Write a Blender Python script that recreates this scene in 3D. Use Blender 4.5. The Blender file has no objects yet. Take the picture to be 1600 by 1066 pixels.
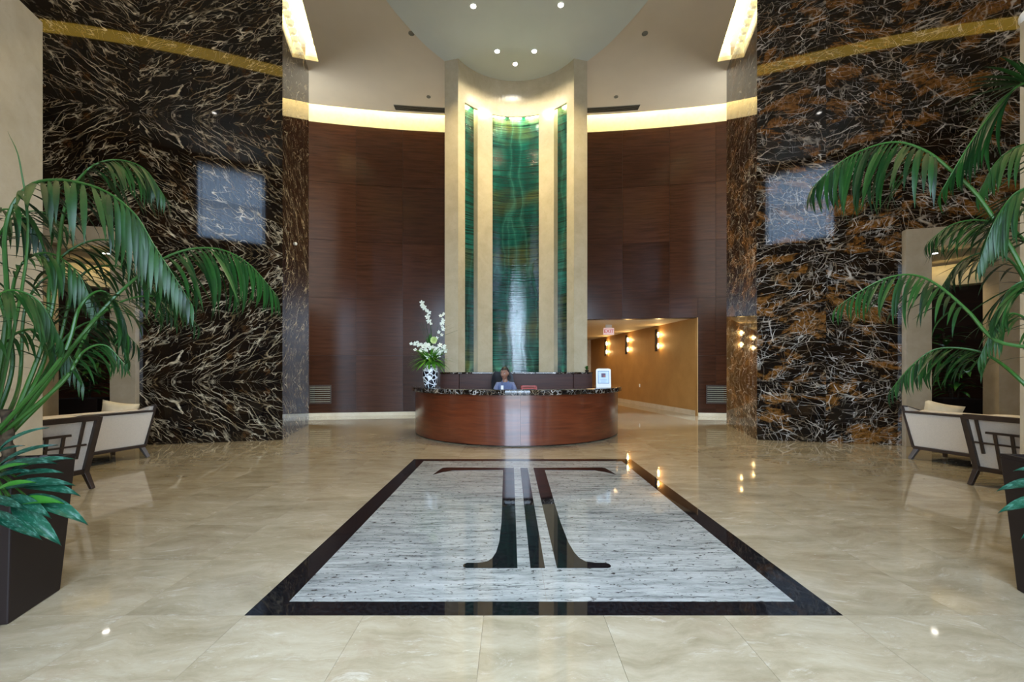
import bpy, bmesh, math, random
from mathutils import Vector, Matrix
from mathutils.geometry import tessellate_polygon
random.seed(7)
scene = bpy.context.scene
COL = scene.collection
R = math.radians

# ------------------------------------------------------------------ camera
FPX, CX, HZ, CAMX, CAMH = 650.0, 797.5, 579.0, -0.19, 1.40
cam_d = bpy.data.cameras.new('camera')
cam_d.sensor_width = 36.0
cam_d.lens = FPX / 1600 * 36.0
cam_d.shift_x = 2.5 / 1600
cam_d.shift_y = 46.0 / 1600
cam_d.clip_start = 0.05
cam_d.clip_end = 200
cam = bpy.data.objects.new('camera', cam_d)
cam.location = (CAMX, 0, CAMH)
cam.rotation_euler = (math.pi / 2, 0, 0)
COL.objects.link(cam)
scene.camera = cam

# ------------------------------------------------------------------ world (daylight outside the entrance glazing)
world = bpy.data.worlds.new('world')
scene.world = world
world.use_nodes = True
wn = world.node_tree.nodes
_tc = wn.new('ShaderNodeTexCoord')
_sx = wn.new('ShaderNodeSeparateXYZ')
_rp = wn.new('ShaderNodeValToRGB')
_rp.color_ramp.elements[0].position = 0.48
_rp.color_ramp.elements[0].color = (0.20, 0.20, 0.20, 1)      # paved forecourt
_rp.color_ramp.elements[1].position = 0.52
_rp.color_ramp.elements[1].color = (0.58, 0.77, 1.0, 1)       # sky
_mr = wn.new('ShaderNodeMapRange')
_mr.inputs['From Min'].default_value = -1.0
wl_ = world.node_tree.links
wl_.new(_tc.outputs['Generated'], _sx.inputs[0])
wl_.new(_sx.outputs['Z'], _mr.inputs['Value'])
wl_.new(_mr.outputs[0], _rp.inputs[0])
wl_.new(_rp.outputs[0], wn['Background'].inputs[0])
wn['Background'].inputs[1].default_value = 22.0

vs = scene.view_settings
scene.display_settings.display_device = 'sRGB'
vs.view_transform = 'Standard'
vs.look = 'None'
vs.exposure = -0.10
vs.gamma = 1.0
vs.use_curve_mapping = False

ZC = 9.2            # main ceiling height
WARM = (1.0, 0.78, 0.45)
YELLOW = (1.0, 0.82, 0.36)
NEUTRAL = (1.0, 0.90, 0.76)


def area(name, loc, direction, sx, sy, power, color, spread=180, parent=None, portal=False):
    d = bpy.data.lights.new(name, 'AREA')
    d.shape = 'RECTANGLE'
    d.size, d.size_y = sx, sy
    d.energy = power
    d.color = color
    d.spread = R(spread)
    if portal:
        d.cycles.is_portal = True
    o = bpy.data.objects.new(name, d)
    o.location = loc
    o.rotation_euler = Vector(direction).to_track_quat('-Z', 'Y').to_euler()
    COL.objects.link(o)
    if parent:
        o.parent = parent
    return o


def spot(name, loc, direction, power, color, angle=70, blend=0.6, radius=0.05, parent=None):
    d = bpy.data.lights.new(name, 'SPOT')
    d.energy = power
    d.color = color
    d.spot_size = R(angle)
    d.spot_blend = blend
    d.shadow_soft_size = radius
    o = bpy.data.objects.new(name, d)
    o.location = loc
    o.rotation_euler = Vector(direction).to_track_quat('-Z', 'Y').to_euler()
    COL.objects.link(o)
    if parent:
        o.parent = parent
    return o


def point(name, loc, power, color, radius=0.04, parent=None):
    d = bpy.data.lights.new(name, 'POINT')
    d.energy = power
    d.color = color
    d.shadow_soft_size = radius
    o = bpy.data.objects.new(name, d)
    o.location = loc
    COL.objects.link(o)
    if parent:
        o.parent = parent
    return o


# daylight enters through the entrance glazing and the two clerestory windows of the front wall
YF = -0.6
DOOR = (-2.1, 2.1, 0.0, 5.6)
CLER = (5.25, 7.3, 6.25, 8.9)
area('daylight_portal', (0, YF - 0.35, 2.8), (0, 1, 0), 4.2, 5.6, 1, (1, 1, 1), portal=True)
area('daylight_portal', (-6.275, YF - 0.35, 7.575), (0, 1, 0), 2.05, 2.65, 1, (1, 1, 1), portal=True)
area('daylight_portal', (6.275, YF - 0.35, 7.575), (0, 1, 0), 2.05, 2.65, 1, (1, 1, 1), portal=True)


# ------------------------------------------------------------------ helpers
def at(u, v, Y):
    """a point at depth Y from where it stands in the photograph"""
    return Vector(((u - CX) / FPX * Y + CAMX, Y, CAMH - (v - HZ) / FPX * Y))


class MB:
    def __init__(self):
        self.v, self.f, self.m, self.uv = [], [], [], {}

    def add(self, vs_, fs_, mi=0):
        b = len(self.v)
        self.v += [Vector(p) for p in vs_]
        for f in fs_:
            self.f.append([b + i for i in f])
            self.m.append(mi)
        return self

    def box(self, c, s, mat=None, mi=0, taper=1.0):
        hx, hy, hz = s[0] / 2, s[1] / 2, s[2] / 2
        p = []
        for z, k in ((-hz, 1.0), (hz, taper)):
            for x, y in ((-hx, -hy), (hx, -hy), (hx, hy), (-hx, hy)):
                q = Vector((x * k, y * k, z))
                if mat is not None:
                    q = mat @ q
                p.append(q + Vector(c))
        return self.add(p, [(3, 2, 1, 0), (4, 5, 6, 7), (0, 1, 5, 4), (1, 2, 6, 5), (2, 3, 7, 6), (3, 0, 4, 7)], mi)

    def prism(self, poly, z0, z1, mi=0):
        n = len(poly)
        p = [(x, y, z0) for x, y in poly] + [(x, y, z1) for x, y in poly]
        tri = tessellate_polygon([[Vector((x, y, 0)) for x, y in poly]])
        fs_ = [(i, (i + 1) % n, n + (i + 1) % n, n + i) for i in range(n)]
        fs_ += [tuple(t) for t in tri] + [tuple(n + i for i in t) for t in tri]
        return self.add(p, fs_, mi)

    def bar(self, a, b, w, h, up=(0, 0, 1), mi=0, w2=None, h2=None):
        a, b = Vector(a), Vector(b)
        d = (b - a).normalized()
        s = d.cross(Vector(up))
        if s.length < 1e-4:
            s = d.cross(Vector((0, 1, 0)))
        s.normalize()
        t = s.cross(d).normalized()
        w2, h2 = w2 or w, h2 or h
        p = []
        for q, ww, hh in ((a, w, h), (b, w2, h2)):
            for x, y in ((-1, -1), (1, -1), (1, 1), (-1, 1)):
                p.append(q + s * x * ww / 2 + t * y * hh / 2)
        return self.add(p, [(3, 2, 1, 0), (4, 5, 6, 7), (0, 1, 5, 4), (1, 2, 6, 5), (2, 3, 7, 6), (3, 0, 4, 7)], mi)

    def tube(self, pts, r, n=8, mi=0):
        pts = [Vector(p) for p in pts]
        rs = r if isinstance(r, (list, tuple)) else [r] * len(pts)
        rings = []
        ref = Vector((0.31, 0.17, 0.93)).normalized()
        for i, p in enumerate(pts):
            d = (pts[min(i + 1, len(pts) - 1)] - pts[max(i - 1, 0)])
            d.normalize()
            s = d.cross(ref)
            if s.length < 0.05:
                s = d.cross(Vector((1, 0, 0)))
            s.normalize()
            t = s.cross(d)
            rings.append([p + (s * math.cos(2 * math.pi * k / n) + t * math.sin(2 * math.pi * k / n)) * rs[i] for k in range(n)])
        vs_ = [q for ring in rings for q in ring]
        fs_ = []
        for i in range(len(pts) - 1):
            for k in range(n):
                fs_.append((i * n + k, i * n + (k + 1) % n, (i + 1) * n + (k + 1) % n, (i + 1) * n + k))
        fs_.append(tuple(range(n)))
        fs_.append(tuple((len(pts) - 1) * n + k for k in range(n)))
        return self.add(vs_, fs_, mi)

    def lathe(self, prof, n=24, c=(0, 0, 0), mi=0, cap=True):
        c = Vector(c)
        vs_ = []
        for r, z in prof:
            for k in range(n):
                a = 2 * math.pi * k / n
                vs_.append(c + Vector((r * math.cos(a), r * math.sin(a), z)))
        fs_ = []
        for i in range(len(prof) - 1):
            for k in range(n):
                fs_.append((i * n + k, i * n + (k + 1) % n, (i + 1) * n + (k + 1) % n, (i + 1) * n + k))
        if cap:
            fs_.append(tuple(range(n)))
            fs_.append(tuple((len(prof) - 1) * n + k for k in range(n)))
        return self.add(vs_, fs_, mi)

    def arc(self, a0, a1, r0, r1, z0, z1, n=16, c=(0, 0), mi=0, rear=False):
        """a block bent round c; angle 0 looks to -Y (to +Y when rear)"""
        sg = 1 if rear else -1
        vs_ = []
        for i in range(n + 1):
            a = a0 + (a1 - a0) * i / n
            for r, z in ((r0, z0), (r1, z0), (r1, z1), (r0, z1)):
                vs_.append((c[0] + r * math.sin(a), c[1] + sg * r * math.cos(a), z))
        fs_ = []
        for i in range(n):
            for k in range(4):
                fs_.append((i * 4 + k, i * 4 + (k + 1) % 4, (i + 1) * 4 + (k + 1) % 4, (i + 1) * 4 + k))
        fs_ += [(0, 1, 2, 3), tuple(n * 4 + k for k in range(4))]
        return self.add(vs_, fs_, mi)

    def ellipsoid(self, c, r, mat=None, nu=12, nv=8, mi=0):
        c = Vector(c)
        vs_ = []
        for j in range(1, nv):
            th = math.pi * j / nv
            for i in range(nu):
                ph = 2 * math.pi * i / nu
                q = Vector((r[0] * math.sin(th) * math.cos(ph), r[1] * math.sin(th) * math.sin(ph), r[2] * math.cos(th)))
                vs_.append(c + (mat @ q if mat is not None else q))
        top = Vector((0, 0, r[2]))
        vs_.append(c + (mat @ top if mat is not None else top))
        vs_.append(c - (mat @ top if mat is not None else top))
        nt_, nb = len(vs_) - 2, len(vs_) - 1
        fs_ = []
        for j in range(nv - 2):
            for i in range(nu):
                fs_.append((j * nu + i, j * nu + (i + 1) % nu, (j + 1) * nu + (i + 1) % nu, (j + 1) * nu + i))
        for i in range(nu):
            fs_.append((nt_, i, (i + 1) % nu))
            fs_.append((nb, (nv - 2) * nu + i, (nv - 2) * nu + (i + 1) % nu))
        return self.add(vs_, fs_, mi)

    def mapped(self, fn):
        self.v = [Vector(fn(p)) for p in self.v]
        return self

    def mesh(self, name, mats, smooth=False, bevel=0.0, uvfn=None):
        me = bpy.data.meshes.new(name)
        me.from_pydata([tuple(p) for p in self.v], [], self.f)
        for i, mi in enumerate(self.m):
            me.polygons[i].material_index = mi
        for m in (mats if isinstance(mats, (list, tuple)) else [mats]):
            me.materials.append(m)
        if uvfn:
            uvl = me.uv_layers.new(name='UVMap')
            for lp in me.loops:
                uvl.data[lp.index].uv = uvfn(self.v[lp.vertex_index])
        bm = bmesh.new()
        bm.from_mesh(me)
        bmesh.ops.recalc_face_normals(bm, faces=bm.faces)
        if bevel:
            es = [e for e in bm.edges if len(e.link_faces) == 2 and e.calc_face_angle(0) > 0.5]
            bmesh.ops.bevel(bm, geom=es, offset=bevel, segments=2, affect='EDGES', profile=0.5)
        bm.to_mesh(me)
        bm.free()
        if smooth:
            me.polygons.foreach_set('use_smooth', [True] * len(me.polygons))
            try:
                me.set_sharp_from_angle(angle=R(40))
            except Exception:
                pass
        return me

    def build(self, name, mats, parent=None, smooth=False, bevel=0.0, uvfn=None):
        o = bpy.data.objects.new(name, self.mesh(name, mats, smooth, bevel, uvfn))
        COL.objects.link(o)
        if parent:
            o.parent = parent
        return o


def link(name, me, parent=None, loc=None, rot=None, scale=None):
    o = bpy.data.objects.new(name, me)
    COL.objects.link(o)
    if parent:
        o.parent = parent
    if loc is not None:
        o.location = loc
    if rot is not None:
        o.rotation_euler = rot
    if scale is not None:
        o.scale = scale
    return o


def tag(o, label, cat, group=None):
    o['label'] = label
    o['category'] = cat
    if group:
        o['group'] = group
    return o


def empty(name, loc=(0, 0, 0), rz=0.0, label=None, cat=None, group=None):
    o = bpy.data.objects.new(name, None)
    o.empty_display_size = 0.1
    o.location = loc
    o.rotation_euler = (0, 0, rz)
    COL.objects.link(o)
    if label:
        tag(o, label, cat, group)
    return o


def struct(o):
    o['kind'] = 'structure'
    return o


def spline(pts, n):
    pts = [Vector(p) for p in pts]
    P = [pts[0] * 2 - pts[1]] + pts + [pts[-1] * 2 - pts[-2]]
    out = []
    m = len(pts) - 1
    for i in range(n + 1):
        t = i / n * m
        k = min(int(t), m - 1)
        t -= k
        a, b, c, d = P[k], P[k + 1], P[k + 2], P[k + 3]
        out.append(0.5 * ((2 * b) + (c - a) * t + (2 * a - 5 * b + 4 * c - d) * t * t + (3 * b - a - 3 * c + d) * t ** 3))
    return out


# ------------------------------------------------------------------ materials
class NT:
    def __init__(self, name):
        self.m = bpy.data.materials.new(name)
        self.m.use_nodes = True
        self.t = self.m.node_tree
        self.b = self.t.nodes['Principled BSDF']

    def n(self, kind, **kw):
        o = self.t.nodes.new(kind)
        for k, v in kw.items():
            setattr(o, k, v)
        return o

    def l(self, a, b):
        self.t.links.new(a, b)

    def set(self, o, sock, val):
        if hasattr(val, 'is_output'):
            self.l(val, o.inputs[sock])
        else:
            o.inputs[sock].default_value = val

    def noise(self, vec, scale, detail=4, rough=0.55, dist=0.0):
        o = self.n('ShaderNodeTexNoise')
        if vec is not None:
            self.l(vec, o.inputs['Vector'])
        o.inputs['Scale'].default_value = scale
        o.inputs['Detail'].default_value = detail
        o.inputs['Roughness'].default_value = rough
        o.inputs['Distortion'].default_value = dist
        return o

    def mapping(self, vec, loc=(0, 0, 0), rot=(0, 0, 0), sc=(1, 1, 1)):
        o = self.n('ShaderNodeMapping')
        self.l(vec, o.inputs['Vector'])
        o.inputs['Location'].default_value = loc
        o.inputs['Rotation'].default_value = rot
        o.inputs['Scale'].default_value = sc
        return o.outputs[0]

    def ramp(self, fac, stops, interp='LINEAR'):
        o = self.n('ShaderNodeValToRGB')
        o.color_ramp.interpolation = interp
        els = o.color_ramp.elements
        while len(els) < len(stops):
            els.new(0.5)
        for e, (p, c) in zip(els, stops):
            e.position = p
            e.color = (c[0], c[1], c[2], 1) if isinstance(c, (tuple, list)) else (c, c, c, 1)
        self.l(fac, o.inputs[0])
        return o.outputs[0]

    def math(self, op, a, b=0.0, clamp=False):
        o = self.n('ShaderNodeMath', operation=op)
        o.use_clamp = clamp
        self.set(o, 0, a)
        self.set(o, 1, b)
        return o.outputs[0]

    def mix(self, fac, a, b, mode='MIX'):
        o = self.n('ShaderNodeMix', data_type='RGBA', blend_type=mode)
        self.set(o, 0, fac)
        for sock, val in ((6, a), (7, b)):
            if hasattr(val, 'is_output'):
                self.l(val, o.inputs[sock])
            else:
                o.inputs[sock].default_value = (*val[:3], 1)
        return o.outputs[2]

    def vadd(self, a, b):
        o = self.n('ShaderNodeVectorMath', operation='ADD')
        self.set(o, 0, a)
        self.set(o, 1, b)
        return o.outputs[0]

    def warp(self, vec, scale, amount):
        nz = self.noise(vec, scale, 3)
        s = self.n('ShaderNodeVectorMath', operation='SUBTRACT')
        self.l(nz.outputs['Color'], s.inputs[0])
        s.inputs[1].default_value = (0.5, 0.5, 0.5)
        k = self.n('ShaderNodeVectorMath', operation='SCALE')
        self.l(s.outputs[0], k.inputs[0])
        k.inputs['Scale'].default_value = amount
        return self.vadd(vec, k.outputs[0])

    def bump(self, h, strength=0.2, dist=0.01):
        o = self.n('ShaderNodeBump')
        o.inputs['Strength'].default_value = strength
        o.inputs['Distance'].default_value = dist
        self.l(h, o.inputs['Height'])
        self.l(o.outputs[0], self.b.inputs['Normal'])

    def obj(self):
        return self.n('ShaderNodeTexCoord').outputs['Object']

    def uv(self):
        return self.n('ShaderNodeTexCoord').outputs['UV']

    def rnd(self):
        return self.n('ShaderNodeObjectInfo').outputs['Random']

    def fin(self, color=None, rough=0.5, metal=0.0, spec=0.5, coat=0.0, coat_rough=0.03):
        if color is not None:
            if hasattr(color, 'is_output'):
                self.l(color, self.b.inputs['Base Color'])
            else:
                self.b.inputs['Base Color'].default_value = (*color[:3], 1)
        self.set(self.b, 'Roughness', rough)
        self.b.inputs['Metallic'].default_value = metal
        self.b.inputs['Specular IOR Level'].default_value = spec
        self.b.inputs['Coat Weight'].default_value = coat
        self.b.inputs['Coat Roughness'].default_value = coat_rough
        return self.m


def plain(name, c, rough=0.5, metal=0.0, var=0.12, scale=6.0, spec=0.5, coat=0.0):
    """one colour with a faint unevenness of its own"""
    t = NT(name)
    nz = t.noise(t.obj(), scale, 4)
    lo = [x * (1 - var) for x in c]
    hi = [min(1, x * (1 + var)) for x in c]
    return t.fin(t.ramp(nz.outputs[0], [(0.3, lo), (0.7, hi)]), rough, metal, spec, coat)


def emit(name, c, strength):
    t = NT(name)
    t.fin((0.8, 0.8, 0.8), 0.5)
    t.b.inputs['Emission Color'].default_value = (*c, 1)
    t.b.inputs['Emission Strength'].default_value = strength
    return t.m


def dark_marble(name, vein_rot, stretch, gold, veins, crackle, use_uv=True, scale=1.0, vein_col=(0.62, 0.52, 0.36), gold_col=(0.22, 0.105, 0.030), keep=(0.40, 0.60), wob=0.22, gold_scale=2.0, jag=0.03, tone=0.45):
    """black ground, rusty clouds and wiry pale veins; veins = list of (scale, turn, half width, strength)"""
    t = NT(name)
    c0 = t.uv() if use_uv else t.obj()
    c0 = t.mapping(c0, sc=(scale, scale, scale))
    w = t.warp(c0, 0.9, wob)
    w2 = t.warp(w, 8.0, jag)
    ground = t.ramp(t.noise(w, 2.6, 6).outputs[0], [(0.35, (0.004, 0.0035, 0.004)), (0.55, (0.010, 0.006, 0.004)), (0.75, (0.028, 0.013, 0.006))])
    gold_in = t.mapping(t.mapping(w2, rot=(0, 0, -vein_rot)), loc=(3.1, 1.7, 0), sc=(0.8, 1.7, 1))
    gm = t.noise(gold_in, gold_scale, 12, 0.70, 0.4).outputs[0]
    gmask = t.ramp(gm, [(0.615 - gold, 0.0), (0.665 - gold, 0.9)])
    gcol = t.ramp(t.noise(w2, 14, 5, 0.7).outputs[0], [(0.35, [x * 0.22 for x in gold_col]), (0.60, gold_col), (0.8, [min(1, x * 1.5) for x in gold_col])])
    col = t.mix(gmask, ground, gcol)
    total = None
    for k, (sc_, turn, width, amt) in enumerate(veins):
        vin = t.mapping(t.mapping(w2, rot=(0, 0, -(vein_rot + turn))), loc=(k * 4.7, k * 2.9, k * 1.3), sc=(1.0 / stretch, 1.0, 1))
        q = t.noise(vin, sc_, 1.6, 0.45, 0.0).outputs[0]
        d = t.math('ABSOLUTE', t.math('SUBTRACT', q, 0.5))
        rdg = t.ramp(d, [(0.0, 1.0), (width * 0.55, 0.55), (width, 0.0)])
        kp = t.ramp(t.noise(t.mapping(t.mapping(w, rot=(0, 0, -vein_rot)), loc=(5 + k, 2 + 3 * k, 0), sc=(0.55, 1.4, 1)), 2.6, 5, 0.6).outputs[0], [(keep[0], 0.0), (keep[1], 1.0)])
        layer = t.math('MULTIPLY', t.math('MULTIPLY', rdg, kp), amt)
        total = layer if total is None else t.math('MAXIMUM', total, layer)
    if crackle > 0:
        for k, (sc_, off) in enumerate(((2.6, 0.0), (5.5, 5.0))):
            vo = t.n('ShaderNodeTexVoronoi', feature='DISTANCE_TO_EDGE')
            t.l(t.mapping(t.mapping(w2, rot=(0, 0, -vein_rot)), loc=(off, off, 0), sc=(0.5, 1.15, 1)), vo.inputs['Vector'])
            vo.inputs['Scale'].default_value = sc_
            cr = t.ramp(vo.outputs['Distance'], [(0.0, 1.0), (0.008, 0.6), (0.016, 0.0)])
            k2 = t.ramp(t.noise(t.mapping(c0, loc=(9 + off, 4, 0)), 1.6, 4, 0.6).outputs[0], [(0.45, 0.0), (0.58, 1.0)])
            total = t.math('MAXIMUM', total, t.math('MULTIPLY', t.math('MULTIPLY', cr, k2), crackle))
    vtone = t.ramp(t.noise(c0, 3.0, 4).outputs[0], [(0.38, (vein_col[0] * tone, vein_col[1] * tone * 0.8, vein_col[2] * tone * 0.55)), (0.60, vein_col)])
    col = t.mix(t.math('MINIMUM', total, 1.0), col, vtone)
    return t.fin(col, 0.035, 0.0, 0.5)


M = {}
M['marble_l'] = dark_marble('dark_veined_marble', R(142), 5.0, 0.03, [(3.4, 0, 0.011, 1.0), (6.0, R(-9), 0.013, 0.85), (5.0, R(24), 0.010, 0.8), (9.0, R(6), 0.015, 0.7), (7.0, R(-28), 0.010, 0.5)], 0.0, vein_col=(0.88, 0.76, 0.54), gold_col=(0.075, 0.033, 0.011), keep=(0.43, 0.57), jag=0.055, tone=0.28)
M['marble_r'] = dark_marble('dark_gold_marble', R(14), 4.0, 0.095, [(4.0, R(4), 0.010, 0.9), (7.0, R(46), 0.010, 0.7), (9.0, R(-18), 0.013, 0.6), (5.0, R(80), 0.009, 0.5)], 0.85, vein_col=(0.80, 0.75, 0.68), gold_col=(0.25, 0.108, 0.024), keep=(0.44, 0.56), wob=0.10, gold_scale=1.35)
M['marble_top'] = dark_marble('black_counter_marble', R(60), 1.8, -0.05, [(4.0, 0, 0.022, 1.0), (6.0, R(50), 0.022, 0.9)], 0.8, use_uv=False, scale=1.5, vein_col=(0.78, 0.75, 0.72), keep=(0.45, 0.6))


def floor_stone():
    t = NT('polished_travertine')
    r = t.rnd()
    o = t.n('ShaderNodeCombineXYZ')
    t.l(t.math('MULTIPLY', r, 37.0), o.inputs[0])
    t.l(t.math('MULTIPLY', r, 11.0), o.inputs[1])
    c0 = t.vadd(t.obj(), o.outputs[0])
    w = t.warp(c0, 1.2, 0.5)
    ws = t.mapping(w, rot=(0, 0, R(-32)), sc=(0.5, 1.9, 1))
    a = t.ramp(t.noise(ws, 2.2, 12, 0.74).outputs[0], [(0.28, (0.194, 0.153, 0.093)), (0.5, (0.299, 0.250, 0.173)), (0.72, (0.392, 0.342, 0.256))])
    spots = t.ramp(t.noise(t.mapping(c0, loc=(4, 4, 0)), 2.6, 12, 0.75, 0.6).outputs[0], [(0.53, 0.0), (0.68, 0.5)])
    a = t.mix(spots, a, (0.235, 0.170, 0.112))
    pale = t.ramp(t.noise(t.mapping(ws, loc=(8, 1, 0)), 7.0, 10, 0.78).outputs[0], [(0.56, 0.0), (0.68, 0.5)])
    a = t.mix(pale, a, (0.50, 0.465, 0.405))
    dots = t.ramp(t.noise(t.mapping(c0, loc=(2, 9, 0), sc=(1, 1.7, 1)), 26, 4, 0.6).outputs[0], [(0.66, 0.0), (0.74, 0.35)])
    a = t.mix(dots, a, (0.56, 0.53, 0.47))
    v = t.math('ADD', t.math('MULTIPLY', r, 0.14), 0.93)
    hs = t.n('ShaderNodeHueSaturation')
    t.l(v, hs.inputs['Value'])
    t.l(a, hs.inputs['Color'])
    rg = t.ramp(t.noise(c0, 5, 4).outputs[0], [(0.3, 0.025), (0.7, 0.06)])
    return t.fin(hs.outputs[0], rg, 0.0, 0.70)


M['tile'] = floor_stone()
M['grout'] = plain('floor_joint', (0.20, 0.16, 0.11), 0.6)


def white_granite():
    t = NT('white_river_granite')
    c0 = t.obj()
    w = t.warp(c0, 1.1, 0.12)
    w = t.warp(w, 7.0, 0.045)
    a = t.ramp(t.noise(t.mapping(w, sc=(0.9, 6.5, 1)), 2.6, 14, 0.80).outputs[0], [(0.32, (0.060, 0.065, 0.066)), (0.46, (0.185, 0.195, 0.195)), (0.64, (0.345, 0.355, 0.345))])
    big = t.ramp(t.noise(t.mapping(w, loc=(6, 2, 0), sc=(0.35, 2.6, 1)), 1.5, 6, 0.65).outputs[0], [(0.40, 0.0), (0.62, 0.45)])
    a = t.mix(big, a, (0.40, 0.41, 0.40))
    st = t.ramp(t.noise(t.mapping(w, loc=(3, 0, 0), sc=(0.5, 8.0, 1)), 2.6, 12, 0.80).outputs[0], [(0.53, 0.0), (0.61, 0.85)])
    a = t.mix(st, a, (0.050, 0.055, 0.058))
    sp = t.ramp(t.noise(t.mapping(w, loc=(1, 6, 0), sc=(1, 2.2, 1)), 17, 5, 0.7).outputs[0], [(0.59, 0.0), (0.63, 0.95)])
    a = t.mix(sp, a, (0.035, 0.03, 0.03))
    return t.fin(a, 0.05, 0.0, 0.6)


M['granite'] = white_granite()


def black_granite():
    t = NT('black_granite')
    a = t.ramp(t.noise(t.obj(), 40, 5, 0.7).outputs[0], [(0.45, (0.004, 0.004, 0.005)), (0.75, (0.016, 0.016, 0.018))])
    return t.fin(a, 0.03, 0.0, 0.6)


M['black'] = black_granite()


def wood(name, dark, light, rough, grain=(0.5, 1, 9.0), spec=0.5, coat=0.0, vary=0.35):
    t = NT(name)
    r = t.rnd()
    o = t.n('ShaderNodeCombineXYZ')
    t.l(t.math('MULTIPLY', r, 23.0), o.inputs[0])
    t.l(t.math('MULTIPLY', r, 17.0), o.inputs[2])
    c0 = t.vadd(t.obj(), o.outputs[0])
    w = t.warp(c0, 1.0, 0.12)
    g = t.noise(t.mapping(w, sc=grain), 2.2, 8, 0.62).outputs[0]
    a = t.ramp(g, [(0.30, dark), (0.70, light)])
    hs = t.n('ShaderNodeHueSaturation')
    t.l(t.math('ADD', t.math('MULTIPLY', r, vary), 1 - vary / 2), hs.inputs['Value'])
    t.l(a, hs.inputs['Color'])
    t.bump(g, 0.05, 0.002)
    return t.fin(hs.outputs[0], rough, 0.0, spec, coat)


M['wall_wood'] = wood('dark_wall_veneer', (0.024, 0.0080, 0.0035), (0.052, 0.018, 0.008), 0.22, spec=0.32, vary=0.5)
M['desk_wood'] = wood('mahogany_desk_veneer', (0.066, 0.013, 0.005), (0.155, 0.034, 0.011), 0.28, spec=0.45, vary=0.12, coat=0.7)
M['desk_wood'].node_tree.nodes['Principled BSDF'].inputs['Coat Roughness'].default_value = 0.10
M['credenza_wood'] = wood('credenza_veneer', (0.035, 0.010, 0.006), (0.080, 0.024, 0.012), 0.42, spec=0.25, vary=0.12)
M['dark_wood'] = wood('espresso_furniture_wood', (0.018, 0.010, 0.007), (0.042, 0.025, 0.018), 0.35, grain=(3, 3, 3))
M['alcove_wood'] = wood('alcove_veneer', (0.020, 0.007, 0.005), (0.055, 0.020, 0.012), 0.3)


def cream_stone(name, lo, hi, rough):
    t = NT(name)
    w = t.warp(t.obj(), 1.5, 0.3)
    a = t.ramp(t.noise(w, 3.0, 9, 0.65).outputs[0], [(0.3, lo), (0.7, hi)])
    sp = t.ramp(t.noise(t.mapping(w, loc=(2, 7, 1)), 12, 6, 0.7).outputs[0], [(0.60, 0.0), (0.72, 0.35)])
    a = t.mix(sp, a, [x * 0.72 for x in lo])
    return t.fin(a, rough, 0.0, 0.5)


M['cream'] = cream_stone('cream_marble', (0.47, 0.40, 0.27), (0.58, 0.51, 0.37), 0.16)
M['greige'] = cream_stone('greige_marble', (0.38, 0.31, 0.21), (0.48, 0.40, 0.29), 0.08)
M['plaster'] = plain('ceiling_paint', (0.68, 0.59, 0.455), 0.7, var=0.03, scale=1.2)
M['soffit'] = plain('soffit_paint', (0.62, 0.66, 0.61), 0.5, var=0.03, scale=1.2)
M['band'] = plain('cove_wall_paint', (0.66, 0.60, 0.46), 0.6, var=0.10, scale=9)
M['base'] = cream_stone('baseboard_stone', (0.52, 0.43, 0.30), (0.64, 0.56, 0.42), 0.15)
M['bronze_metal'] = plain('dark_bronze_metal', (0.030, 0.022, 0.018), 0.35, 0.6)  # the metal's own dark tone, for frames, plates and backings
M['white_paint'] = plain('white_paint', (0.78, 0.78, 0.76), 0.45, var=0.03)
M['grey_metal'] = plain('grey_grille_metal', (0.26, 0.25, 0.20), 0.45, 0.3)
M['chrome'] = plain('brushed_metal', (0.55, 0.55, 0.55), 0.25, 1.0, var=0.05)
M['lamp'] = emit('lamp_glow', (1.0, 0.95, 0.86), 28)


def ochre():
    t = NT('ochre_wallcovering')
    c0 = t.obj()
    f = t.noise(t.mapping(c0, sc=(9, 9, 60)), 3, 4).outputs[0]
    a = t.ramp(t.noise(c0, 2.0, 5).outputs[0], [(0.3, (0.34, 0.175, 0.05)), (0.7, (0.42, 0.225, 0.07))])
    a = t.mix(t.math('MULTIPLY', f, 0.35), a, (0.26, 0.13, 0.035))
    t.bump(f, 0.1, 0.003)
    return t.fin(a, 0.6)


M['ochre'] = ochre()


def leaf_mat(name, lo, hi, rough=0.35, blotch=None):
    t = NT(name)
    r = t.rnd()
    nz = t.noise(t.obj(), 14, 3).outputs[0]
    a = t.ramp(t.math('ADD', t.math('MULTIPLY', nz, 0.5), t.math('MULTIPLY', r, 0.5)), [(0.2, lo), (0.8, hi)])
    if blotch:
        m_ = t.ramp(t.noise(t.mapping(t.obj(), sc=(1, 3.5, 1)), 9, 6, 0.75).outputs[0], [(0.52, 0.0), (0.60, 0.75)])
        a = t.mix(m_, a, blotch)
    t.fin(a, rough, 0, 0.28)
    t.b.inputs['Transmission Weight'].default_value = 0.0
    t.b.inputs['Subsurface Weight'].default_value = 0.0
    return t.m


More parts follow.
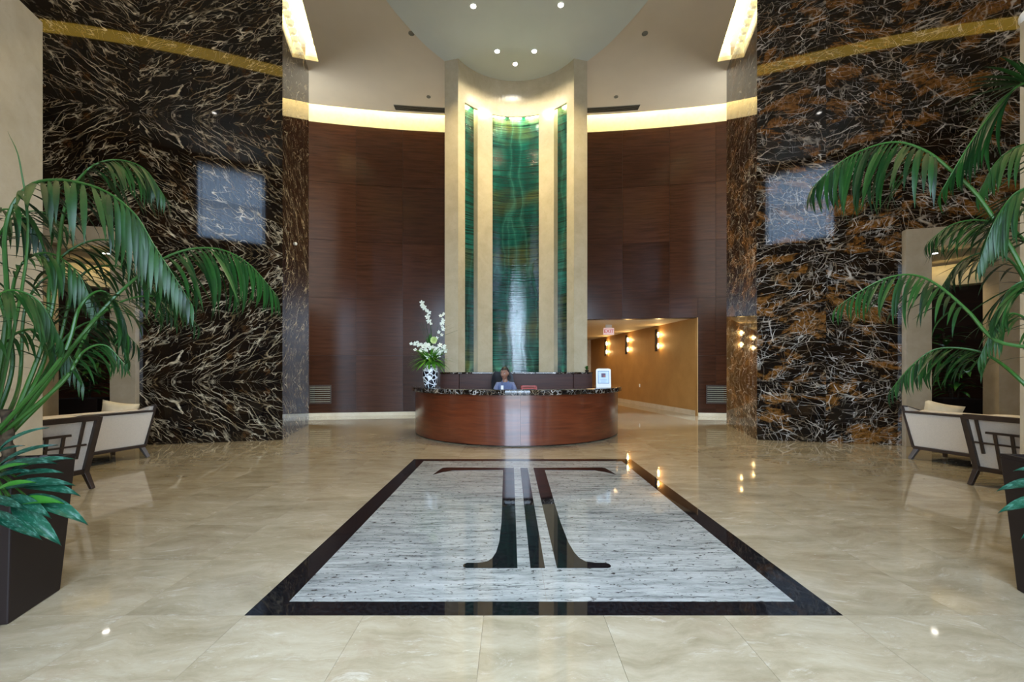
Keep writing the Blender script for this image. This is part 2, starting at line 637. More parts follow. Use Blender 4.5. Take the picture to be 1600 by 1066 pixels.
M['palm'] = leaf_mat('palm_leaf', (0.002, 0.010, 0.002), (0.010, 0.046, 0.006), 0.45)
M['rachis'] = leaf_mat('palm_stalk', (0.012, 0.045, 0.006), (0.028, 0.085, 0.011), 0.4)
M['bush'] = leaf_mat('bush_leaf', (0.014, 0.060, 0.012), (0.060, 0.20, 0.035), 0.3)
M['agla'] = leaf_mat('variegated_leaf', (0.002, 0.020, 0.011), (0.007, 0.050, 0.026), 0.3, blotch=(0.045, 0.12, 0.085))
M['agla_plain'] = leaf_mat('bright_leaf', (0.012, 0.075, 0.008), (0.03, 0.13, 0.014), 0.3)
M['bark'] = plain('palm_bark', (0.040, 0.026, 0.014), 0.85, var=0.7, scale=34, spec=0.15)
M['planter'] = plain('dark_brown_planter', (0.012, 0.007, 0.006), 0.5, var=0.1, spec=0.22)
M['soil'] = plain('dark_soil', (0.015, 0.012, 0.010), 0.9, var=0.5, scale=30)
M['pebble'] = plain('charcoal_pebble', (0.03, 0.03, 0.035), 0.6, var=0.4)
M['fabric'] = plain('cream_upholstery', (0.62, 0.54, 0.45), 0.85, var=0.05, scale=60)
M['cushion'] = plain('tan_satin_cushion', (0.58, 0.49, 0.34), 0.5, var=0.15, scale=5)
M['leather'] = plain('black_leather', (0.012, 0.013, 0.018), 0.3, var=0.3)
M['red'] = plain('red_plastic', (0.42, 0.05, 0.035), 0.35)
M['petal'] = plain('white_petal', (0.80, 0.82, 0.70), 0.5, var=0.08, scale=20)
M['lime'] = plain('lime_petal', (0.50, 0.62, 0.22), 0.5, var=0.2, scale=20)

# ------------------------------------------------------------------ floor
TX, TY = 0.684, 0.698
LX, LY0, LY1 = 1.71, 2.376, 2.376 + 6 * TY


def build_floor():
    fl = struct(MB().box((0, 11.7, -0.058), (24, 25.6, 0.1)).build('floor', M['grout']))
    me = MB().box((0, 0, -0.005), (TX - 0.0016, TY - 0.0016, 0.010)).mesh('tile', M['tile'])
    cells = []
    for i in range(-16, 17):
        for j in range(-5, 31):
            x, y = i * TX, LY0 + (j + 0.5) * TY
            if abs(x) < LX and LY0 < y < LY1:
                continue
            vis = y > 1.6 and abs(x) < 1.26 * y + 0.5 and y < 13.6
            if y > 7.3 and abs(x) > 9.2:
                vis = False
            if y > 8.6 and abs(x) > 5.5 + 0.0 * y and y < 10.8:
                vis = False
            if abs(x) < 1.9 and y > 10.6:
                vis = False
            if y >= 13.6:
                vis = False
            cells.append((0 if vis else 1, y, i, x))
    cells.sort()
    rest = MB()
    for k, (h, y, i, x) in enumerate(cells):
        if h == 0 and k < 296:
            link('tile', me, fl, (x, y, 0))
        else:
            rest.box((x, y, -0.005), (TX - 0.0016, TY - 0.0016, 0.010))
    o = rest.build('far_tiles', M['tile'], fl)
    o['kind'] = 'stuff'


build_floor()


def build_medallion():
    r = empty('floor_medallion', (0, 0, 0), 0, 'white granite floor panel inlaid with a black double T inside a black border', 'floor inlay')
    bw, bh = 0.18, 0.142
    x0, x1, y0, y1 = -LX, LX, LY0, LY1
    h = (y1 - y0 - 2 * bh) / 2
    g = 0.0015
    # two rows of granite slabs with a centre joint
    for xa, xb in ((x0 + bw, 0.03), (0.03, x1 - bw)):
        o = MB().box(((xa + xb) / 2, (y0 + y1) / 2, -0.004), (xb - xa - g, 2 * h - g, 0.009)).build('granite_slab', M['granite'], r)
    strips = [[(x0, y0), (x1, y0), (x1 - bw, y0 + bh), (x0 + bw, y0 + bh)],
              [(x1, y0), (x1, y1), (x1 - bw, y1 - bh), (x1 - bw, y0 + bh)],
              [(x1, y1), (x0, y1), (x0 + bw, y1 - bh), (x1 - bw, y1 - bh)],
              [(x0, y1), (x0, y0), (x0 + bw, y0 + bh), (x0 + bw, y1 - bh)]]
    for s in strips:
        cx = sum(p[0] for p in s) / 4
        cy = sum(p[1] for p in s) / 4
        s2 = []
        for p in s:
            d = Vector((cx - p[0], cy - p[1])).normalized() * 0.002
            s2.append((p[0] + d.x, p[1] + d.y))
        MB().prism(s2, -0.008, 0.0008).build('border_strip', M['black'], r)
    T = [(0.140, 2.943), (0.140, 5.975), (1.10, 5.995), (1.165, 5.97), (1.20, 5.78), (1.232, 5.576), (1.12, 5.72), (1.00, 5.81), (0.60, 5.83), (0.292, 5.835),
         (0.284, 5.0), (0.276, 4.40), (0.272, 3.83), (0.281, 3.388), (0.30, 3.20), (0.325, 3.10), (0.36, 3.045), (0.42, 3.025), (0.505, 3.022),
         (0.524, 3.005), (0.53, 2.98), (0.522, 2.955), (0.50, 2.943)]
    MB().prism(T, -0.002, 0.0020).build('letter_inlay', M['black'], r)
    MB().prism([(-x, y) for x, y in T][::-1], -0.002, 0.0020).build('letter_inlay', M['black'], r)
    MB().prism([(-0.048, 2.943), (0.055, 2.943), (0.058, 5.97), (-0.048, 5.97)], -0.002, 0.0020).build('letter_inlay', M['black'], r)


build_medallion()


# ------------------------------------------------------------------ rear wall: curved timber panelling, light cove above
def wall_y(x):
    return 13.29 - x * x / 58.0


WOOD_TOP = 8.93
XJ = 5.55          # jamb of the passage opening
HEAD = 3.02


def build_back_wall():
    mb = MB()
    xs = [-7.8 + i * 0.65 for i in range(25)]
    for xa, xb in zip(xs[:-1], xs[1:]):
        segs = [(0.0, 10.0)]
        if xb > 1.9 and xa < XJ:
            segs = [(HEAD, 10.0)]
        xa_, xb_ = xa, xb
        if xa < XJ < xb:
            segs = [(HEAD, 10.0)]
            q = [(XJ, wall_y(XJ)), (xb, wall_y(xb)), (xb, wall_y(xb) + 0.25), (XJ, wall_y(XJ) + 0.25)]
            mb.prism(q, 0, HEAD, 1)
            q = [(xa, wall_y(xa)), (XJ, wall_y(XJ)), (XJ, wall_y(XJ) + 0.25), (xa, wall_y(xa) + 0.25)]
            mb.prism(q, HEAD, WOOD_TOP, 1)
            mb.prism(q, WOOD_TOP, 10.0)
            q = [(XJ, wall_y(XJ)), (xb, wall_y(xb)), (xb, wall_y(xb) + 0.25), (XJ, wall_y(XJ) + 0.25)]
            mb.prism(q, HEAD, WOOD_TOP, 1)
            mb.prism(q, WOOD_TOP, 10.0)
            continue
        for z0, z1 in segs:
            q = [(xa_, wall_y(xa_)), (xb_, wall_y(xb_)), (xb_, wall_y(xb_) + 0.25), (xa_, wall_y(xa_) + 0.25)]
            mb.prism(q, z0, WOOD_TOP, 1)
            mb.prism(q, WOOD_TOP, z1)
    w = struct(mb.build('wall_back', [M['band'], M['dark_wood']]))
    rows = [0.11, 1.86, 3.62, 5.38, 7.14, WOOD_TOP]

    def panel(xa, xb, z0, z1):
        a, b = Vector((xa, wall_y(xa) - 0.001)), Vector((xb, wall_y(xb) - 0.001))
        d = (b - a).normalized()
        n = Vector((d.y, -d.x))
        g = 0.004
        a2, b2 = a + d * g, b - d * g
        o = MB().prism([tuple(a2), tuple(b2), tuple(b2 + n * 0.028), tuple(a2 + n * 0.028)], z0 + g, z1 - g).build('wood_panel', M['wall_wood'], w)
        # origin in the panel's own place
        c = Vector(((a.x + b.x) / 2, (a.y + b.y) / 2, z0))
        o.data.transform(Matrix.Translation(-c))
        o.location = c
    colsL = [(-7.74, -6.35), (-6.35, -4.96), (-4.96, -3.57), (-3.57, -2.18)]
    colsR = [(1.93, 3.33), (3.33, 4.74), (4.74, 6.05), (6.05, 7.5)]
    for xa, xb in colsL:
        for z0, z1 in zip(rows[:-1], rows[1:]):
            panel(xa, xb, z0, z1)
    for xa, xb in colsR:
        for z0, z1 in zip(rows[:-1], rows[1:]):
            if xb <= XJ:
                if z1 <= HEAD:
                    continue
                panel(xa, xb, max(z0, HEAD), z1)
            elif xa < XJ:
                if z1 <= HEAD:
                    panel(XJ, xb, z0, z1)
                elif z0 < HEAD:
                    panel(xa, XJ, HEAD, z1)
                    panel(XJ, xb, z0, z1)
                else:
                    panel(xa, xb, z0, z1)
            else:
                panel(xa, xb, z0, z1)

    def base(name, x0, x1):
        mb = MB()
        n = 8
        for i in range(n):
            xa, xb = x0 + (x1 - x0) * i / n, x0 + (x1 - x0) * (i + 1) / n
            mb.prism([(xa, wall_y(xa) - 0.05), (xb, wall_y(xb) - 0.05), (xb, wall_y(xb) - 0.0015), (xa, wall_y(xa) - 0.0015)], 0.001, 0.105)
        struct(mb.build(name, M['base']))
    base('baseboard_back', -7.7, -1.85)
    base('baseboard_passage', XJ, 7.4)
    # aluminium lip between timber and cove
    mb = MB()
    for xa, xb in zip(xs[:-1], xs[1:]):
        mb.prism([(xa, wall_y(xa) - 0.034), (xb, wall_y(xb) - 0.034), (xb, wall_y(xb) - 0.0015), (xa, wall_y(xa) - 0.0015)], WOOD_TOP, WOOD_TOP + 0.012)
    struct(mb.build('trim_1', M['dark_wood']))


build_back_wall()


def build_wall_vent(x0, x1, label):
    xm = (x0 + x1) / 2
    d = Vector((x1 - x0, wall_y(x1) - wall_y(x0)))
    r = empty('wall_vent', (xm, wall_y(xm) - 0.031, 0.67), math.atan2(d.y, d.x), label, 'vent', 'louvred wall vents')
    L = d.length
    mb = MB()
    mb.box((0, -0.006, 0.27), (L, 0.012, 0.03)).box((0, -0.006, -0.27), (L, 0.012, 0.03))
    mb.box((-L / 2 + 0.015, -0.006, 0), (0.03, 0.012, 0.51)).box((L / 2 - 0.015, -0.006, 0), (0.03, 0.012, 0.51))
    mb.build('frame', M['dark_wood'], r)
    MB().box((0, -0.002, 0), (L - 0.06, 0.003, 0.51)).build('backing', M['bronze_metal'], r)
    me = MB().box((0, -0.010, 0), (L - 0.06, 0.010, 0.022), Matrix.Rotation(R(25), 3, 'X')).mesh('louvre', M['grey_metal'])
    for k in range(8):
        link('louvre', me, r, (0, -0.004, -0.22 + k * 0.063))


build_wall_vent(-6.28, -5.66, 'dark louvred vent low in the timber wall left of the reception desk')
build_wall_vent(5.78, 6.45, 'dark louvred vent low in the timber wall right of the passage')

# ------------------------------------------------------------------ piers clad in dark marble
BX, BY = 4.79, 8.40
E1 = Vector((0.9665, -0.2566))
E2 = Vector((0.2566, 0.9665))


def pier_map(sign):
    def fn(p):
        q = Vector((BX, BY)) + E1 * p[0] + E2 * p[1]
        return (sign * q.x, q.y, p[2])
    return fn


S0, S1, S2, S3 = 2.42, 2.81, 3.77, 4.16      # portal: jamb, opening, jamb
PZ0, PZ1 = 3.66, 4.00
SLABZ = [0.0, 1.18, 3.72, 6.26, ZC]


def build_pier(sign):
    side = 'left' if sign < 0 else 'right'
    fn = pier_map(sign)
    mat = M['marble_l'] if sign < 0 else M['marble_r']
    core = MB()
    core.box((S0 / 2 + 0.02, 0.12, ZC / 2), (S0 - 0.04, 0.16, ZC - 0.02))
    core.box(((S0 + S3) / 2, 0.12, (PZ1 + ZC) / 2), (S3 - S0, 0.16, ZC - PZ1 - 0.02))
    core.box((S3 + 1.2, 0.12, ZC / 2), (2.4, 0.16, ZC - 0.02))
    core.box((0.12, 1.25, ZC / 2), (0.16, 2.42, ZC - 0.02))
    w = struct(core.mapped(fn).build('wall_pier_' + side, M['greige']))

    def slab(pt_box, flip_u, flip_v, axis, ci_=(0, 0)):
        (a0, a1), (z0, z1) = pt_box
        g = 0.0012
        mb = MB()
        if axis == 's':
            mb.box(((a0 + a1) / 2, 0.02, (z0 + z1) / 2), (a1 - a0 - 2 * g, 0.04, z1 - z0 - 2 * g))
        else:
            mb.box((0.02, (a0 + a1) / 2, (z0 + z1) / 2), (0.04, a1 - a0 - 2 * g, z1 - z0 - 2 * g))
        loc = [p.copy() for p in mb.v]
        lut = {}
        mb.mapped(fn)
        for p, q in zip(mb.v, loc):
            lut[(round(p.x, 4), round(p.y, 4), round(p.z, 4))] = q

        def uvf(p):
            q = lut[(round(p.x, 4), round(p.y, 4), round(p.z, 4))]
            a = (q.x if axis == 's' else q.y) - a0
            b = q.z - z0
            W, H = a1 - a0, z1 - z0
            full = 2.54
            if flip_u:
                a = W - a
            if flip_v:
                b = full - b if z0 > 0.1 else H - b
            if sign > 0:
                a += 5.1 * ci_[0]
                b += 3.7 * ci_[1]
            return (a + (0 if axis == 's' else 7.3), b)
        mb.build('marble_slab', mat, w, uvfn=uvf)
    cols = [(0.0, S0), (S0, S3), (S3, 6.5)] if sign < 0 else [(0.0, 1.20), (1.20, S0), (S0, S3), (S3, 6.5)]
    for ci, (a0, a1) in enumerate(cols):
        for zi, (z0, z1) in enumerate(zip(SLABZ[:-1], SLABZ[1:])):
            if a0 == S0:
                if z1 <= PZ1:
                    continue
                z0 = max(z0, PZ1)
            slab(((a0, a1), (z0, z1)), ci % 2 == 1, zi % 2 == 0, 's', (ci, zi))
    for (a0, a1) in ((0.041, 2.5),):
        for zi, (z0, z1) in enumerate(zip(SLABZ[:-1], SLABZ[1:])):
            slab(((a0, a1), (z0, z1)), True, zi % 2 == 0, 'd')
    # stone portal
    t = struct(MB().box(((S0 + S1) / 2, 0.05, PZ1 / 2), (S1 - S0 - 0.004, 0.34, PZ1 - 0.003)).mapped(fn).build('trim_portal_' + side, M['greige']))
    MB().box(((S2 + S3) / 2, 0.05, PZ1 / 2), (S3 - S2 - 0.004, 0.34, PZ1 - 0.003)).mapped(fn).build('jamb', M['greige'], t)
    MB().box(((S1 + S2) / 2, 0.05, (PZ0 + PZ1) / 2), (S2 - S1, 0.34, PZ1 - PZ0 - 0.003)).mapped(fn).build('lintel', M['greige'], t)
    # alcove behind the portal
    al = MB()
    al.box((4.0, 0.24 + 1.05, PZ0 + 0.07), (5.0, 2.1, 0.1))
    al.box((6.45, 1.25, 1.85), (0.1, 2.5, 3.7))
    a = struct(al.mapped(fn).build('ceiling_alcove_' + side, M['plaster']))
    back = MB().box((4.0, 2.42, 1.82), (5.0, 0.1, 3.62)).box((1.45, 1.3, 1.82), (0.1, 2.2, 3.62)).mapped(fn)
    struct(back.build('wall_alcove_' + side, M['alcove_wood']))
    sf = MB().bar((3.0, 2.2, 3.40), (5.4, 0.75, 3.40), 0.30, 0.44).mapped(fn)
    struct(sf.build('trim_soffit_' + side, M['band']))
    # downlight at the head of the alcove, and its cove lamp
    c = fn((3.22, 0.52, PZ0 + 0.014))
    d = empty('downlight', c, 0, 'small recessed downlight in the ceiling of the %s doorway' % side, 'downlight')
    MB().lathe([(0.075, 0.004), (0.075, -0.006), (0.055, -0.006), (0.055, 0.0)], 20).build('trim_ring', M['white_paint'], d, True)
    MB().lathe([(0.052, -0.002), (0.052, 0.002)], 20).build('lens', M['lamp'], d)
    spot('downlight_beam', (c[0], c[1], c[2] - 0.03), (0, 0, -1), 70, WARM, 100, 0.7, 0.05)
    c = fn((3.72, 1.15, 3.62))
    tgt = Vector(fn((4.1, 1.5, 3.3))) - Vector(c)
    area('cove_lamp', c, tgt, 0.9, 0.06, 1.6, (1.0, 0.72, 0.28), 140)
    return fn


pier_fn = {-1: build_pier(-1), 1: build_pier(1)}

# ------------------------------------------------------------------ ceiling, soffit, roof over the coves
SLOT_W, SLOT_D0, SLOT_D1 = 0.30, -0.10, 2.10


def build_ceiling():
    edge = lambda x: wall_y(x) - 0.50

    def side_poly(s):
        f = pier_fn[s]
        a = f((-SLOT_W, SLOT_D0, 0))
        b = f((-SLOT_W, SLOT_D1, 0))
        c = f((0.10, SLOT_D1, 0))
        d = f((0.10, SLOT_D0, 0))
        return [Vector(p[:2]) for p in (a, b, c, d)]
    out = []
    R_ = side_poly(1)
    L_ = side_poly(-1)
    xs = [7.4 - i * 0.6167 for i in range(25)]
    poly = [(10.8, YF), (10.8, 6.7)]
    poly += [tuple(Vector((BX, BY)) + E1 * 0.10 + E2 * 0.10)][:0]
    # right notch (slot along the pier's inner face)
    poly += [tuple(R_[3]), tuple(R_[0]), tuple(R_[1]), tuple(R_[2]), (7.4, 10.4)]
    poly += [(x, edge(x)) for x in xs]
    poly += [(-7.4, 10.4), tuple(L_[2]), tuple(L_[1]), tuple(L_[0]), tuple(L_[3]), (-10.8, 6.7), (-10.8, YF)]
    # light slots across the ceiling near the front (they mirror in the marble)
    cel = struct(MB().prism(poly, ZC, ZC + 0.10).build('ceiling', M['plaster']))
    # closed roof above coves and slots
    struct(MB().box((0, 6.6, 10.06), (22.5, 15.0, 0.1)).build('ceiling_roof', M['band']))
    sp = [(1.79, 10.43), (2.15, 9.95), (2.42, 9.45), (2.72, 8.78), (2.92, 8.0), (3.0, 7.1), (2.9, 6.1), (2.55, 5.2), (1.9, 4.5), (1.0, 4.1), (0, 4.0)]
    full = spline([Vector((x, y, 0)) for x, y in sp], 40)
    pl = [(p.x - 0.05, p.y) for p in full] + [(-p.x - 0.05, p.y) for p in full[::-1][1:]]
    pl += [(-1.3, 11.3), (1.2, 11.3)]
    struct(MB().prism(pl, ZC - 0.045, ZC - 0.001).build('ceiling_soffit', M['soffit']))


build_ceiling()


def cove_lights():
    for s in (-1, 1):
        for k in range(5):
            x = s * (2.35 + k * 0.95)
            y = wall_y(x) - 0.13
            area('cove_lamp', (x, y, ZC + 0.56), (0, -0.12, -1), 0.95, 0.06, 38, (1.0, 0.78, 0.33), 180)


cove_lights()


def crystal_slot(sign):
    f = pier_fn[sign]
    side = 'left' if sign < 0 else 'right'
    mb = MB()
    zt = ZC + 0.42
    mb.box((-SLOT_W / 2, 1.0, zt), (SLOT_W + 0.3, 2.5, 0.03))
    mb.box((-SLOT_W - 0.012, 1.0, ZC + 0.26), (0.02, 2.3, 0.32))
    mb.box((-SLOT_W / 2, SLOT_D1 + 0.012, ZC + 0.26), (SLOT_W, 0.02, 0.32))
    mb.box((-SLOT_W / 2, SLOT_D0 - 0.012, ZC + 0.26), (SLOT_W, 0.02, 0.32))
    struct(mb.mapped(f).build('trim_slot_' + side, M['white_paint']))
    c = Vector(f((-SLOT_W * 0.5, 1.0, ZC + 0.30)))
    r = empty('crystal_light', tuple(c), 0, 'row of glowing crystal lamps in the ceiling slot beside the %s marble pier' % side, 'ceiling light', 'crystal ceiling slot lights')
    n = 9
    rail = MB().box((-SLOT_W * 0.5, 1.0, ZC + 0.36), (0.05, 2.1, 0.03)).mapped(f).mapped(lambda p: Vector(p) - c)
    rail.build('rail', M['chrome'], r)
    for k in range(n):
        p = Vector(f((-SLOT_W * 0.5, 0.05 + k * 0.24, ZC + 0.24))) - c
        mb = MB().lathe([(0.015, 0.10), (0.085, 0.03), (0.095, -0.03), (0.05, -0.10)], 7, tuple(p))
        mb.build('crystal', M['crystal'], r)
    p = Vector(f((-SLOT_W * 0.5, 1.0, ZC + 0.40)))
    ang = math.atan2(sign * E2.x, E2.y)
    L = area('slot_lamp', tuple(p), (0, 0, -1), 0.2, 2.0, 55, (1.0, 0.78, 0.30), 180)
    L.rotation_euler = (0, 0, -ang)


tcr = NT('crystal_glass')
tcr.fin((0.9, 0.85, 0.6), 0.1)
tcr.b.inputs['Emission Color'].default_value = (1.0, 0.90, 0.52, 1)
tcr.b.inputs['Emission Strength'].default_value = 1.6
M['crystal'] = tcr.m
crystal_slot(-1)
crystal_slot(1)


# ------------------------------------------------------------------ front wall with the glazed entrance behind the viewer, side walls, low vestibule walls
def build_front():
    mb = MB()
    y = YF - 0.15
    H = 10.0
    ax = [-11.0, -CLER[1], -CLER[0], DOOR[0], DOOR[1], CLER[0], CLER[1], 11.0]
    holes = {1: (CLER[2], CLER[3]), 3: (DOOR[2], DOOR[3]), 5: (CLER[2], CLER[3])}
    for i in range(7):
        xa, xb = ax[i], ax[i + 1]
        if i in holes:
            z0, z1 = holes[i]
            if z0 > 0:
                mb.box(((xa + xb) / 2, y, z0 / 2), (xb - xa, 0.3, z0))
            mb.box(((xa + xb) / 2, y, (z1 + H) / 2), (xb - xa, 0.3, H - z1))
        else:
            mb.box(((xa + xb) / 2, y, H / 2), (xb - xa, 0.3, H))
    struct(mb.build('wall_front', M['greige']))
    for n_, (x0, x1, z0, z1) in enumerate((DOOR, CLER, (-CLER[1], -CLER[0], CLER[2], CLER[3]))):
        fr = MB()
        nx = 4
        for k in range(nx + 1):
            x = x0 + (x1 - x0) * k / nx
            fr.box((x, y, (z0 + z1) / 2), (0.06, 0.1, z1 - z0))
        for z in ((z0 + 0.03), z1 - 0.03, (2.5 if n_ == 0 else (z0 + z1) / 2)):
            fr.box(((x0 + x1) / 2, y, z), (x1 - x0, 0.1, 0.06))
        struct(fr.build('window_%d' % (n_ + 1), M['bronze_metal']))
    tcu = NT('sheer_curtain')
    tr = tcu.n('ShaderNodeBsdfTranslucent')
    tr.inputs[0].default_value = (0.62, 0.70, 0.80, 1)
    tcu.l(tr.outputs[0], tcu.t.nodes['Material Output'].inputs[0])
    for s, nm in ((-1, 'left'), (1, 'right')):
        cu = MB()
        n = 90
        for i in range(n + 1):
            x = s * (CLER[0] - 0.03 + (CLER[1] - CLER[0] + 0.06) * i / n)
            y_ = YF + 0.06 + 0.028 * math.sin(i * 1.05)
            cu.add([(x, y_, CLER[2] - 0.05), (x, y_, CLER[3] + 0.05)], [])
        cu.f = [[2 * i, 2 * i + 1, 2 * i + 3, 2 * i + 2] for i in range(n)]
        cu.m = [0] * n
        o_ = cu.build('sheer_curtain', tcu.m, None, True)
        tag(o_, 'pale sheer curtain over the high window behind the viewer on the %s' % nm, 'curtain', 'sheer curtains of the high windows')
    for s, nm in ((-1, 'left'), (1, 'right')):
        struct(MB().box((s * 10.9, 3.0, 5.0), (0.2, 8.0, 10.0)).build('wall_' + nm, M['greige']))
        # low stone wall beside the entrance
        d = Vector((-s * 0.2566, -0.9665))
        a = Vector((s * 4.44, 3.78))
        b = a + d * (3.78 - YF - 0.02) / 0.9665
        o = Vector((s * 0.9665, -0.2566)) * 0.30
        struct(MB().prism([tuple(a), tuple(b), tuple(b + o), tuple(a + o)], 0.0, 4.56).build('wall_vestibule_' + nm, M['greige']))


build_front()


# ceiling downlights
def downlight(x, y, z, label, lit=True, power=150, color=NEUTRAL, angle=70, rad=0.075, group=None, aim=(0, 0, -1)):
    d = empty('downlight', (x, y, z), 0, label, 'downlight', group)
    MB().lathe([(rad, 0.0), (rad, -0.010), (rad * 0.8, -0.010), (rad * 0.72, -0.002)], 24, cap=False).build('trim_ring', M['white_paint'] if lit else M['grey_metal'], d, True)
    MB().lathe([(rad * 0.74, -0.004), (rad * 0.74, -0.001)], 20).build('lens', M['lamp'] if lit else M['grey_metal'], d)
    if lit:
        spot('downlight_beam', (x, y, z - 0.03), aim, power, color, angle, 0.6, rad * 0.7)


ZS = ZC - 0.046
downlight(-0.51, 10.10, ZS, 'lit downlight in the grey ceiling, left of the three nearest the niche', True, 190, (1.0, 0.90, 0.66), 140)
downlight(0.39, 10.10, ZS, 'lit downlight in the grey ceiling, right of the three nearest the niche', True, 190, (1.0, 0.90, 0.66), 140)
downlight(-0.07, 10.52, ZS, 'lit downlight in the grey ceiling, deepest inside the curved niche', True, 60, (1.0, 0.90, 0.66), 120)
downlight(-0.98, 8.85, ZS, 'lit downlight at the top edge of the picture, left of the niche axis', True, 620, (1.0, 0.82, 0.46), 120)
downlight(0.88, 8.82, ZS, 'lit downlight at the top edge of the picture, right of the niche axis', True, 620, (1.0, 0.82, 0.46), 120)
downlight(-2.48, 9.62, ZC - 0.001, 'unlit round ceiling fitting left of the grey soffit near the top of the picture', False, rad=0.07)
downlight(2.92, 9.62, ZC - 0.001, 'unlit round ceiling fitting right of the grey soffit near the top of the picture', False, rad=0.07)
downlight(-2.52, 11.85, ZC - 0.001, 'small unlit ceiling fitting by the slot grille left of the niche', False, rad=0.06)
downlight(2.82, 11.85, ZC - 0.001, 'small unlit ceiling fitting by the slot grille right of the niche', False, rad=0.06)
for x, y, w_ in ((-6.6, 5.2, 'above the left settee'), (6.6, 5.2, 'above the right settee'), (-3.9, 6.9, 'by the left marble pier'), (3.9, 6.9, 'by the right marble pier'), (-3.6, 3.4, 'above the left planter'), (3.6, 3.4, 'above the right planter'), (-6.5, 2.6, 'behind the left low wall'), (6.5, 2.6, 'behind the right low wall'), (0, 2.6, 'over the front of the floor inlay')):
    downlight(x, y, ZC - 0.001, 'added unseen fill downlight ' + w_, True, 150, (1.0, 0.78, 0.40), 85, group='added front lobby fill downlights')  # fixtures out of view, added as general fill for the front lobby


def slot_grille(sign, label):
    x0, x1 = (1.9, 3.62)
    r = empty('ceiling_grille', (0, 0, ZC), 0, label, 'vent', 'curved slot grilles in the ceiling')
    n = 8
    fr, sl = MB(), []
    for i in range(n):
        xa, xb = x0 + (x1 - x0) * i / n, x0 + (x1 - x0) * (i + 1) / n
        ya, yb = wall_y(xa) - 0.74, wall_y(xb) - 0.74
        fr.prism([(sign * xa, ya - 0.13), (sign * xb, yb - 0.13), (sign * xb, yb + 0.13), (sign * xa, ya + 0.13)], -0.006, -0.001)
    fr.build('frame', M['grey_metal'], r)
    for q in (-0.09, -0.045, 0.0, 0.045, 0.09):
        mb = MB()
        for i in range(n):
            xa, xb = x0 + (x1 - x0) * i / n, x0 + (x1 - x0) * (i + 1) / n
            ya, yb = wall_y(xa) - 0.74 + q, wall_y(xb) - 0.74 + q
            mb.prism([(sign * xa, ya - 0.009), (sign * xb, yb - 0.009), (sign * xb, yb + 0.009), (sign * xa, ya + 0.009)], -0.014, -0.006)
        mb.build('slat', M['bronze_metal'], r)


slot_grille(-1, 'long slot grille in the ceiling left of the cream niche')
slot_grille(1, 'long slot grille in the ceiling right of the cream niche')

# ceiling cove light lines in the front part of the lobby, seen mirrored in the marble
for s in (-1, 1):
    f = MB()
    pts = [(s * x, 5.35 - 0.03 * (x - 6) ** 2 * (1 if x > 6 else 0.3) - 0.14 * (x - 5)) for x in [3.4 + 0.6 * i for i in range(12)]]
    for (xa, ya), (xb, yb) in zip(pts[:-1], pts[1:]):
        f.prism([(xa, ya), (xb, yb), (xb, yb + 0.42), (xa, ya + 0.42)], ZC - 0.012, ZC - 0.001)
    r = f.build('cove_light', emit('cove_glow', (1.0, 0.62, 0.07), 3.2))
    tag(r, 'warm light line across the front ceiling on the %s, mirrored in the marble' % ('left' if s < 0 else 'right'), 'ceiling light', 'front ceiling light lines')


# ------------------------------------------------------------------ cream niche with teal glass
NX, NYC, NR = -0.05, 9.465, 1.685


def glass_mat():
    t = NT('teal_wave_glass')
    c0 = t.uv()
    lines = t.noise(t.mapping(t.warp(c0, 1.2, 0.10), sc=(0.30, 16, 1)), 1.6, 7, 0.68).outputs[0]
    broad = t.noise(t.mapping(t.warp(c0, 0.8, 0.5), sc=(1.6, 0.30, 1)), 1.2, 3).outputs[0]
    tone = t.ramp(broad, [(0.30, (0.001, 0.022, 0.020)), (0.52, (0.002, 0.065, 0.052)), (0.75, (0.008, 0.16, 0.135))])
    gold = t.ramp(t.noise(t.mapping(c0, loc=(0, 3.3, 0), sc=(0.25, 0.5, 1)), 1.7, 3).outputs[0], [(0.50, 0.0), (0.64, 0.75)])
    tone = t.mix(gold, tone, (0.075, 0.075, 0.012))
    col = t.mix(t.ramp(lines, [(0.40, 0.9), (0.56, 0.0)]), tone, (0.0008, 0.014, 0.013))
    # a few long bent folds in the glass
    q = t.noise(t.mapping(t.warp(c0, 0.7, 0.5), sc=(2.4, 0.22, 1)), 1.1, 1.5, 0.4).outputs[0]
    fold = t.ramp(t.math('ABSOLUTE', t.math('SUBTRACT', q, 0.5)), [(0.0, 1.0), (0.015, 0.45), (0.07, 0.0)])
    fold = t.math('MULTIPLY', fold, t.ramp(lines, [(0.35, 0.15), (0.6, 1.0)]))
    col = t.mix(t.math('MULTIPLY', fold, 0.32), col, (0.07, 0.30, 0.25))
    h = t.math('ADD', t.math('MULTIPLY', lines, 0.22), t.math('MULTIPLY', q, 2.5))
    t.bump(h, 0.30, 0.05)
    return t.fin(col, 0.12, 0.0, 0.7)


M['glass'] = glass_mat()


